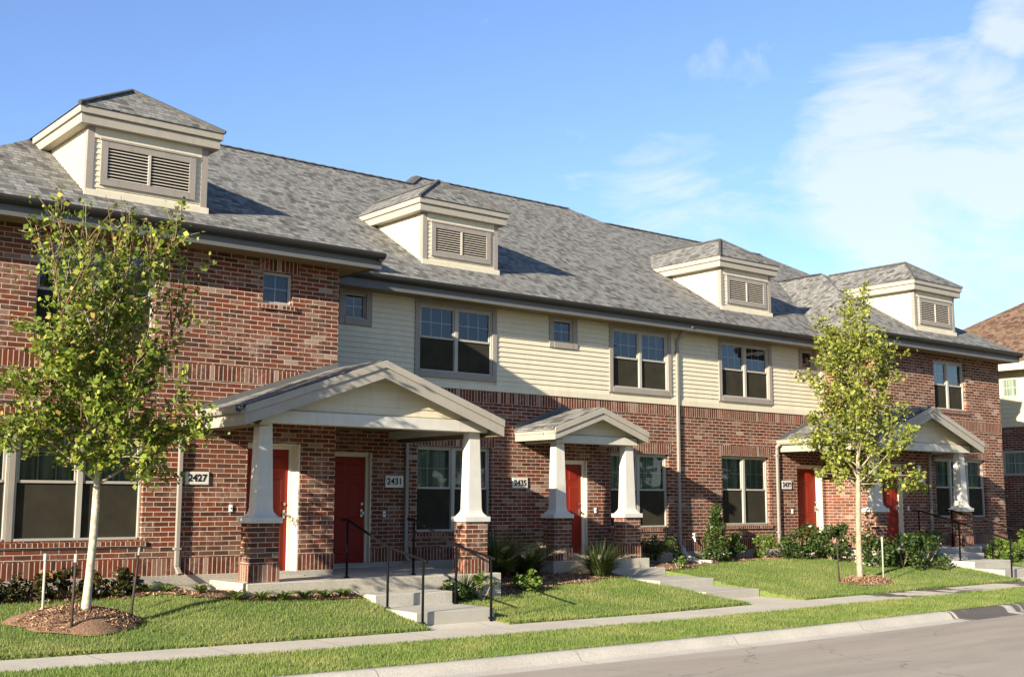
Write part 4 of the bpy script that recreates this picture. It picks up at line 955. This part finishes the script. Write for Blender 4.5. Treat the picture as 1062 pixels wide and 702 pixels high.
# ------------------------------------------------------------------ plants
def raw_mesh(name, verts, nper, mat_, parent=None):
    """verts (n*nper,3): one polygon per nper verts"""
    n = len(verts)//nper
    me = bpy.data.meshes.new(name); me.vertices.add(len(verts)); me.vertices.foreach_set('co', np.ascontiguousarray(verts, dtype=np.float32).ravel())
    me.loops.add(n*nper); me.loops.foreach_set('vertex_index', np.arange(n*nper, dtype=np.int32))
    me.polygons.add(n); me.polygons.foreach_set('loop_start', np.arange(0, n*nper, nper, dtype=np.int32)); me.polygons.foreach_set('loop_total', np.full(n, nper, dtype=np.int32))
    me.update(calc_edges=True); me.materials.append(mat_)
    return link(bpy.data.objects.new(name, me), parent)
def leaf_verts(c, size, aspect=.7, up=.25, droop=.0, dirs=None):
    n = len(c)
    d = rng.normal(size=(n, 3)); d[:, 2] = d[:, 2]*.7-droop
    if dirs is not None: d = d*.7+dirs
    d /= np.linalg.norm(d, axis=1)[:, None]+1e-9
    nn = rng.normal(size=(n, 3)); nn[:, 2] += up*3
    s = np.cross(d, nn); s /= np.linalg.norm(s, axis=1)[:, None]+1e-9
    nn = np.cross(s, d)
    L = (size*rng.uniform(.5, 1.4, n))[:, None]; W = L*aspect*.5
    v = np.empty((n, 4, 3)); fold = L*.10
    v[:, 0] = c-d*L*.5; v[:, 1] = c-d*L*.04+s*W+nn*fold; v[:, 2] = c+d*L*.5; v[:, 3] = c-d*L*.04-s*W+nn*fold
    return v.reshape(-1, 3)

def blades(name, pts, h, w, mat_, lean=.45, parent=None):
    n = len(pts); a = rng.uniform(0, 2*np.pi, n); H = h*rng.uniform(.55, 1.25, n)
    la = rng.uniform(0, 2*np.pi, n); le = lean*rng.uniform(.1, 1, n)*H
    v = np.empty((n, 3, 3)); sx = np.stack([np.cos(a), np.sin(a), np.zeros(n)], 1)*(w*rng.uniform(.6, 1.3, n)[:, None])*.5
    b = pts.copy(); b[:, 2] -= .008
    v[:, 0] = b-sx; v[:, 1] = b+sx; v[:, 2] = pts+np.stack([np.cos(la)*le, np.sin(la)*le, H], 1)
    return raw_mesh(name, v.reshape(-1, 3), 3, mat_, parent)
def scatter_cells(cells, dens, keep):
    out = []
    for ((x0, x1), (y0, y1)) in cells:
        d = dens((x0+x1)/2, (y0+y1)/2); n = rng.poisson((x1-x0)*(y1-y0)*d) if d > 0 else 0
        for _ in range(n):
            x, y = rng.uniform(x0, x1), rng.uniform(y0, y1)
            if keep(x, y): out.append((x, y, hgt(x, y)))
    return np.array(out)
def dl(x, y):
    if x < 2.2 or x > 46: return 0
    return float(np.interp(x, [2, 14, 24, 46], [2300, 2000, 1300, 600]))
gp = scatter_cells(lawn_cells, lambda x, y: 0 if (y > .1 and x < 33) else dl(x, y), lambda x, y: not in_bed(x, y) and not in_ring(x, y) and not (x > 37.9 and y > -3.4) and not (RX1 > x > LX0 and y > -.05) )
g_ = blades('lawn_grass', gp, .042, .010, M['grass'], .5); tag(g_, kind='stuff')
gv = scatter_cells(verge_cells, lambda x, y: dl(x, y)*1.15, lambda x, y: True)
g_ = blades('verge_grass', gv, .042, .010, M['grass'], .5); tag(g_, kind='stuff')
# longer fringe where the lawn meets walks, kerb and beds
fr = []
for _ in range(26000):
    x = rng.uniform(2.5, 42); e = rng.integers(0, 4)
    y = (-4.93, -5.78, -7.54, -4.94)[e]+rng.normal()*.022
    if in_walk(x, -4.9) and e in (0, 3): continue
    fr.append((x, y, hgt(x, y if e != 2 else -7.5) if e in (0, 3) else hgt(x, min(y, -5.8)) ))
for _ in range(3500):
    e = rng.integers(0, 6); x = (WX0, WX1, VX0, VX1, UX0, UX1)[e]+rng.normal()*.02; y = rng.uniform(-4.9, -2.9); fr.append((x, y, hgt(x, y)-.01))
g_ = blades('edge_grass', np.array(fr), .05, .011, M['grass'], .8); tag(g_, kind='stuff')

# mulch: a soil sheet and chips on it, for the beds and the tree rings
bx = list(np.round(np.arange(2, 33.4, .2), 3)); by = list(np.round(np.arange(-3.4, .21, .1), 3))
def bed_ok(x, y): return in_bed(x, y) and not in_walk(x, y)
mulch, mulch_cells = grid_sheet('mulch_bed', M['mulchbase'], bx, by, bed_ok, lambda x, y: hgt(x, y)+.02)
ch = scatter_cells(mulch_cells, lambda x, y: 900 if x < 16 else 420, lambda x, y: not (LX0 < x < LX1 and y > YB+.03) and y < .0 and not (RX0 < x < RX1 and y > YB)); ch[:, 2] += .028
rc = []
ring_objs = []
for i, (cx_, cy2, a, b_) in enumerate(RINGS):
    mb = MB(); nr, na = 8, 36; hm = RING_H[i]
    for r in range(nr+1):
        for k in range(na):
            th = 2*math.pi*k/na; rr = (r/nr)*(1+.07*math.sin(3*th+i)+.05*math.sin(7*th)); x, y = cx_+a*rr*math.cos(th)*1.04, cy2+b_*rr*math.sin(th)*1.04
            mb.v.append((x, y, hgt(x, y)+.012+hm*max(0, 1-(r/nr)**2)**.8+.012*random.random()))
    for r in range(nr):
        for k in range(na): mb.f.append([r*na+k, (r+1)*na+k, (r+1)*na+(k+1) % na, r*na+(k+1) % na])
    o = mb.build('mulch_ring', M['mulchbase'], None, True, False); tag(o, kind='structure')
    n = 2200
    th = rng.uniform(0, 2*np.pi, n); r = np.sqrt(rng.uniform(0, 1, n))
    for t_, r_ in zip(th, r):
        x, y = cx_+a*r_*math.cos(t_), cy2+b_*r_*math.sin(t_); rc.append((x, y, hgt(x, y)+.03+hm*max(0, 1-r_**2)**.8))
ch = np.concatenate([ch, np.array(rc)])
cv = leaf_verts(ch, .066, .22, .9); o = raw_mesh('mulch_chips', cv, 4, M['chip']); tag(o, kind='stuff')

def polyline(p0, d0, L, n, bend=(0, 0, .25), wob=.12):
    p = Vector(p0); d = Vector(d0).normalized(); out = [p.copy()]
    for i in range(n):
        d = (d+Vector(bend)/n+Vector((random.uniform(-1, 1), random.uniform(-1, 1), random.uniform(-1, 1)))*wob/ n**.5).normalized()
        p = p+d*(L/n); out.append(p.copy())
    return out
def tree(x, y, trunk_h, top, spread, nprim, bark, leafm, nleaf, lsize, label, bare=0, lean=(0, 0), low=None, r0=.062, zlo=.0, profile=None, extra=(), ysq=1.0):
    zb = hgt(x, y)+(.17 if x < 10 else .08); t = empty('street_tree', (x, y, zb), label, 'tree', 'young street trees on the lawn')
    st0 = random.getstate()
    H = top
    tr = MB(); tp = [(0, 0, -.1)]; nseg = 9
    for i in range(nseg+1):
        k = i/nseg; z = k*H*.80
        tp.append((lean[0]*k+.025*math.sin(k*7+x), lean[1]*k+.02*math.cos(k*6), z+.02))
    rad = [r0*1.55]+[max(.008, r0*(1.18 if i == 0 else (1-.25*(i/nseg)) if (i/nseg)*H*.8 < trunk_h else (.78-.72*((i/nseg)*H*.8-trunk_h)/(H*.8-trunk_h)))) for i in range(nseg+1)]
    tr.tube(tp, rad, 9); tr.build('trunk', bark, t, True)
    axis = lambda z: Vector((np.interp(z, [p[2] for p in tp], [p[0] for p in tp]), np.interp(z, [p[2] for p in tp], [p[1] for p in tp]), z))
    br = MB(); cents = []; cdirs = []
    if profile is None: profile = lambda k: math.sin(math.pi*min(1, k*.9+.12))
    def leaves_on(pl, dens, start=.15):
        for i in range(len(pl)-1):
            if i/(len(pl)-1) < start: continue
            a, b_ = pl[i], pl[i+1]; L = (b_-a).length; n = rng.poisson(dens*L)
            for _ in range(n):
                u = random.random()**.6; q = a+(b_-a)*u
                off = Vector((random.gauss(0, 1), random.gauss(0, 1), random.gauss(-.15, 1)))*.055
                cents.append(q+off); cdirs.append((off.x*4, off.y*4, off.z*4))
    twigs = []
    ga = 2.399963
    for i in range(nprim):
        k = (i+.5)/nprim; z0 = trunk_h+(H*.74-trunk_h)*k**1.15
        az = i*ga+random.uniform(-.35, .35); R = spread*profile(k)
        el = R_(np.interp(k, [0, .3, 1], [28, 48, 72])+random.uniform(-9, 9))
        L = R/max(.30, math.cos(el))*random.uniform(.85, 1.12)
        L = min(L, (H-z0)/max(.25, math.sin(el))*1.0)
        L *= math.hypot(math.cos(az), math.sin(az)*ysq)**.8; pl = polyline(axis(z0), (math.cos(az)*math.cos(el), math.sin(az)*math.cos(el)*ysq-(.12 if ysq < 1 else 0), math.sin(el)), L, 8, (0, 0, .35 if k > .1 else .1), .22)
        br.tube(pl, [max(.004, .024*(1-.85*j/8)*(1-.4*k)) for j in range(9)], 5)
        twigs.append((pl, k))
        ns = int(5+L*5.2)
        for s in range(ns):
            u = random.uniform(.18, 1.0); j = min(7, int(u*8)); q = pl[j]+(pl[j+1]-pl[j])*(u*8-j)
            td = (pl[j+1]-pl[j]).normalized(); sd_ = Vector((random.gauss(0, 1), random.gauss(0, 1), random.gauss(.15, .7))).normalized()
            tl = random.uniform(.25, .62)*(1.15-.4*u)*(.75+.35*spread)
            tw = polyline(q, td*.55+sd_*.85, tl, 4, (0, 0, .2), .25); br.tube(tw, [.006, .005, .004, .003, .002], 4)
            leaves_on(tw, nleaf*(1.0 if q.z < H*.62 else .70 if not bare else .62 if q.z < H*.76 else .22), .1)
        leaves_on(pl, nleaf*.5, .35)
    for (az, z0, el, L, dens) in extra:
        pl = polyline(axis(z0), (math.cos(R_(az))*math.cos(R_(el)), math.sin(R_(az))*math.cos(R_(el)), math.sin(R_(el))), L, 7, (0, 0, -.15), .2); br.tube(pl, [.014-.0015*j for j in range(8)], 5)
        for s in range(9):
            u = random.uniform(.3, 1); j = min(6, int(u*7)); q = pl[j]
            tw = polyline(q, (pl[j+1]-pl[j]).normalized()*.6+Vector((random.gauss(0, .6), random.gauss(0, .6), random.gauss(0, .5))), random.uniform(.2, .4), 4, (0, 0, -.1), .2); br.tube(tw, [.005, .004, .004, .003, .002], 4); leaves_on(tw, dens, .1)
    br.build('branches', bark if bare == 0 else M['bark'], t, True)
    if bare:
        bt = MB()
        for i in range(bare):
            pl, k = random.choice(twigs[len(twigs)//3:]); q = pl[random.randint(5, 8)]
            L = random.uniform(.6, 1.3); L = min(L, max(.35, H*random.uniform(.95, 1.10)-q.z))
            tw = polyline(q, (random.gauss(.10, .20), random.gauss(0, .2), 1), L, 6, (0, 0, .1), .16); bt.tube(tw, [.010, .009, .008, .007, .006, .005, .004], 4)
            leaves_on(tw, nleaf*.22, .2)
        bt.build('bare_twigs', M['twig'], t, True)
    c = np.array([tuple(v) for v in cents]); dv = np.array(cdirs)
    if low is not None:
        keep = c[:, 2] > low; c, dv = c[keep], dv[keep]
    o = raw_mesh('crown', leaf_verts(c, lsize, .78, .18, .25, dv*.8), 4, leafm, t)
    return t, len(c)
random.seed(21)
T1, n1 = tree(5.80, -3.62, 1.62, 5.05, 1.34, 30, M['palebark'], M['treeleaf'], 118, .076, 'pale-barked street tree', 75, (0, -.16), None, .054, ysq=.62,
              profile=lambda k: float(np.interp(k, [0, .2, .5, .8, 1], [.98, 1.0, .95, .82, .62])), extra=((20, 1.95, 2, 1.15, 110), (200, 1.95, 8, 1.5, 110), (-20, 2.2, 8, 1.15, 100), (195, 2.3, 15, 1.6, 110), (-70, 2.0, -4, 1.0, 110), (185, 2.6, 12, 1.7, 110)))
random.seed(5)
T2, n2 = tree(22.30, -3.92, 1.85, 6.35, 1.14, 28, M['bark'], M['treeleaf2'], 108, .080, 'young narrow street tree in a mulch ring before the right porch', 0, (0, 0), None, .062,
              profile=lambda k: float(np.interp(k, [0, .15, .4, .7, 1], [.90, 1.05, 1.0, .70, .30])), extra=((-22, 2.0, 0, 1.75, 110), (170, 2.1, 12, 1.0, 100), (30, 2.1, 0, 1.1, 100), (-60, 2.2, 5, 1.2, 100)))
T1['label'] = 'pale-barked street tree with a broad yellowing crown and bare reddish twigs on top'

# stakes round the trees
def stake(x, y, h, mat_, label, lean=(0, 0), cap=True):
    zb = hgt(x, y); t = MB(); t.tube([(x, y, zb-.15), (x+lean[0], y+lean[1], zb+h)], .017, 6); o = t.build('tree_stake', mat_, None, True); tag(o, label, 'stake', 'tree stakes round the young trees')
    if cap:
        c = MB(); c.tube([(x+lean[0]*.9, y+lean[1]*.9, zb+h*.9), (x+lean[0]*1.0, y+lean[1], zb+h+.004)], .024, 8); c.build('stake_cap', M['steel'], o)
    return o
stake(5.32, -3.35, .88, M['steel'], 'pale stake left of the white-barked tree trunk')
stake(5.46, -4.02, .98, M['stakedark'], 'dark rusty stake with pale tip just before the white-barked trunk', (.02, 0))
stake(6.42, -3.5, .98, M['stakedark'], 'dark leaning stake right of the white-barked tree trunk', (.10, .02))
stake(21.78, -3.75, .95, M['stakedark'], 'thin grey stake left of the young narrow tree', (-.07, 0), False)
stake(22.85, -4.1, .95, M['steel'], 'pale-topped stake right of the young narrow tree', (0, 0))

def shrub(x, y, h, w, n, size, leafm, label, name='shrub', cat='shrub', group=None, shape='round', dens=1.0):
    zb = hgt(x, y)+.01; t = empty(name, (x, y, zb), label, cat, group)
    st = MB()
    for i in range(9 if shape != 'cone' else 5):
        a = random.uniform(0, 6.28); q = polyline((random.uniform(-.04, .04), random.uniform(-.04, .04), -.05), (math.cos(a)*.6, math.sin(a)*.6, 1.0 if shape != 'cone' else 3), h*.75, 5, (0, 0, .1), .3); st.tube(q, [.012, .010, .008, .006, .005, .004], 5)
    st.build('stems', M['bark'], t, True)
    # clumps through the volume
    cl = []
    n = int(n*2.3); k = max(9, int(n/75))
    for i in range(k):
        if shape == 'cone':
            zz = ((i+.5)/k)**1.3; rr = (1-zz)**.85*.5*w*random.uniform(.35, .95); a = random.uniform(0, 6.28); cl.append((rr*math.cos(a), rr*math.sin(a), .06*h+zz*h*.92, .11+.07*(1-zz)))
        else:
            a = random.uniform(0, 6.28); zz = random.uniform(.03, .95); rr = .5*w*math.sqrt(max(0, 1-(zz*1.15-.35)**2))*random.uniform(.35, 1.0); cl.append((rr*math.cos(a), rr*math.sin(a), zz*h, .13*w+.04))
    pts = []
    for i in range(n):
        c = cl[i % k]; v = rng.normal(size=3); v /= np.linalg.norm(v); r = c[3]*rng.uniform(.5, 1.05)
        pts.append((c[0]+v[0]*r, c[1]+v[1]*r, max(.02, c[2]+v[2]*r*.9)))
    raw_mesh('leaves', leaf_verts(np.array(pts), size, .55, .2, 0.0), 4, leafm, t); return t
random.seed(3)
shrub(20.95+.55, -.62, 1.28, .80, 1300, .075, M['shrubleaf'], 'tall cone-shaped evergreen by the ground floor window', 'evergreen', 'shrub', None, 'cone')
shrub(22.3, -.45, .62, .62, 500, .07, M['shrubleaf'], 'round dark shrub right of the cone-shaped evergreen', 'shrub', 'shrub', 'low shrubs under the window')
shrub(23.35, -.42, .55, .6, 480, .065, M['lightleaf'], 'bright green shrub under the window near the downspout', 'shrub', 'shrub', 'low shrubs under the window')
for i, (x, y, h, w, n, l) in enumerate([(23.75, -1.2, .80, .95, 800, 'dark hedge shrub nearest the downspout before the red door'), (24.25, -1.75, .78, 1.0, 850, 'second hedge shrub before the red door'),
                                     (24.75, -2.55, .75, 1.0, 850, 'hedge shrub behind the young tree trunk'), (25.3, -3.0, .74, 1.0, 800, 'hedge shrub behind the pale-topped stake'), (26.05, -3.1, .82, 1.05, 900, 'tallest dark hedge shrub beside the right porch steps')]):
    shrub(x, y, h, w, n, .085, M['shrubleaf'], l, 'hedge_shrub', 'shrub', 'hedge of dark shrubs before the right porch')
for (x, y, h, w, n, l) in [(29.5, -3.05, .48, .9, 420, 'leafy low plant just right of the far porch steps'), (30.4, -2.9, .5, .95, 420, 'leafy low plant below the far porch window'), (31.4, -2.7, .55, .9, 420, 'leafy low plant near the far brick corner'), (32.4, -2.5, .6, .9, 420, 'leafy low plant at the far end of the bed')]:
    shrub(x, y, h, w, n, .09, M['lightleaf'], l, 'bedding_plant', 'plant', 'leafy plants beside the far steps')
shrub(19.75, -.55, .55, .9, 500, .07, M['shrubleaf'], 'dark shrub in the shade right of the small porch')
shrub(19.55, -1.2, .28, .3, 60, .06, M['lightleaf'], 'tiny sprig plant in mulch beside the long steps', 'seedling', 'plant')
shrub(14.15, -2.55, .36, .55, 150, .10, M['lightleaf'], 'pale broad-leaved plant at the edge of the lawn', 'bedding_plant', 'plant')
shrub(12.15, -3.05, .36, .5, 220, .08, M['shrubleaf'], 'small dark bush between the steps and the right brick pier', 'shrub', 'shrub')
shrub(12.75, -3.05, .42, .36, 60, .10, M['lightleaf'], 'thin pale weed before the right brick pier of the left porch', 'weed', 'plant')
# dark bedding row below the left windows
for i in range(9):
    x = 4.7+i*.30+random.uniform(-.06, .06)
    shrub(x, YB-.33+random.uniform(-.06, .06), .30+.10*random.random(), .42, 150, .085, M['redleaf'], 'low dark bronze-leaved plant in the row below the left windows', 'bedding_plant', 'plant', 'dark bronze plants below the left windows')
def lily(x, y, h, n, label, group, m_=None):
    zb = hgt(x, y)+.01; t = MB(); pts = []
    for i in range(n):
        a = random.uniform(0, 6.28); L = h*random.uniform(.8, 1.3); q = polyline((0, 0, 0), (math.cos(a)*.5, math.sin(a)*.5, 1), L, 5, (math.cos(a)*1.1, math.sin(a)*1.1, -.9), .1); wd = .014
        s = Vector((-math.sin(a), math.cos(a), 0)); b0 = len(t.v)
        for j, p in enumerate(q):
            k = wd*(1-(j/5)**2)+.001; t.v += [tuple(p+s*k), tuple(p-s*k)]
        for j in range(5): t.f.append([b0+2*j, b0+2*j+1, b0+2*j+3, b0+2*j+2])
    o = t.build('daylily', m_ or M['lightleaf'], None, True, False); o.location = (x, y, zb); tag(o, label, 'plant', group); return o
for i, (x, y) in enumerate([(7.2, -2.1), (7.5, -2.25), (7.85, -2.6), (8.2, -3.05), (8.55, -3.1), (8.9, -3.12), (9.25, -3.1), (9.6, -3.12), (10.0, -3.1)]):
    lily(x+random.uniform(-.05, .05), y, .33, 40, 'small clump of grassy daylily leaves along the left porch bed', 'daylily clumps along the left porch slab')
# pale rock by the left porch
for (x, y, s) in ((8.0, -2.35, .13),):
    bm = bmesh.new(); bmesh.ops.create_icosphere(bm, subdivisions=3, radius=s)
    for v in bm.verts:
        n = v.co.normalized(); v.co *= 1+.12*math.sin(n.x*5+1)+.1*math.cos(n.y*6)+.05*math.sin(n.z*11); v.co.z *= .55; v.co.x *= 1.5
    me = bpy.data.meshes.new('rock'); bm.to_mesh(me); bm.free(); me.materials.append(M['rock']); o = link(bpy.data.objects.new('rock', me)); o.location = (x, y, hgt(x, y)+.06); tag(o, 'pale flat rock in the mulch left of the porch slab', 'rock')
# fountain grasses
def fountain(x, y, h, n, plumes, label):
    zb = hgt(x, y); t = empty('fountain_grass', (x, y, zb), label, 'ornamental grass', 'ornamental grasses by the small porch'); b_ = MB()
    vs = []
    for i in range(n):
        a = random.uniform(0, 6.28); L = h*random.uniform(.6, 1.15); sp = random.uniform(.25, 1.0); r0 = random.uniform(0, .13)
        q = polyline((r0*math.cos(a), r0*math.sin(a), 0), (math.cos(a)*.45*sp, math.sin(a)*.45*sp, 1), L, 5, (math.cos(a)*1.3*sp, math.sin(a)*1.3*sp, -1.0*sp), .08); s = Vector((-math.sin(a), math.cos(a), 0)); b0 = len(b_.v)
        for j, p in enumerate(q):
            k = .009*(1-(j/5)**2)+.001; b_.v += [tuple(p+s*k), tuple(p-s*k)]
        for j in range(5): b_.f.append([b0+2*j, b0+2*j+1, b0+2*j+3, b0+2*j+2])
    b_.build('blades', M['fountain'], t, True, False)
    if plumes:
        s_ = MB(); pts = []
        for i in range(plumes):
            a = random.uniform(0, 6.28); q = polyline((0, 0, 0), (math.cos(a)*.42, math.sin(a)*.42, 1), h*random.uniform(1.15, 1.45), 9, (math.cos(a)*1.1, math.sin(a)*1.1, -.7), .06); s_.tube(q, [.003]*10, 4)
            for j in range(6, 9):
                for _ in range(70):
                    u = random.random(); p = q[j]+(q[j+1]-q[j])*u; rr = .022*(1-.5*(j-6+u)/3); pts.append((p.x+random.gauss(0, rr), p.y+random.gauss(0, rr), p.z+random.gauss(0, rr)))
        s_.build('stalks', M['plume'], t); raw_mesh('plumes', leaf_verts(np.array(pts), .035, .14, 0), 4, M['plume'], t)
    return t
fountain(14.35, -1.35, 1.02, 1000, 12, 'big clump of fountain grass in shade with pale plumes by house 2435')
fountain(15.25, -1.25, .80, 600, 8, 'smaller fountain grass clump left of the small porch pier')
fountain(16.85, -1.6, .74, 800, 7, 'fountain grass with plumes between the two small porch piers')
fountain(12.45, -2.9, .55, 160, 3, 'thin fountain grass left of the right pier of the left porch')
# unseen trees added over the road for window reflections and to block low sky
fp = []
for i in range(80):
    cx_ = -150+i*4.6+random.uniform(-1.5, 1.5); r = random.uniform(3.0, 4.6); hh = random.uniform(6.0, 9.5); cyy = -44+random.uniform(-3, 3)
    for _ in range(190):
        v = rng.normal(size=3); v /= np.linalg.norm(v); q = rng.uniform(.6, 1.0); fp.append((cx_+v[0]*r*q, cyy+v[1]*r*q, max(.2, hh*.5+v[2]*hh*.5*q)))
o = raw_mesh('unseen_treeline', leaf_verts(np.array(fp), 1.3, .8, .2), 4, M['shrubleaf']); tag(o, kind='stuff')
print('leaves', n1, n2, 'grass', len(gp), len(gv), 'chips', len(ch))
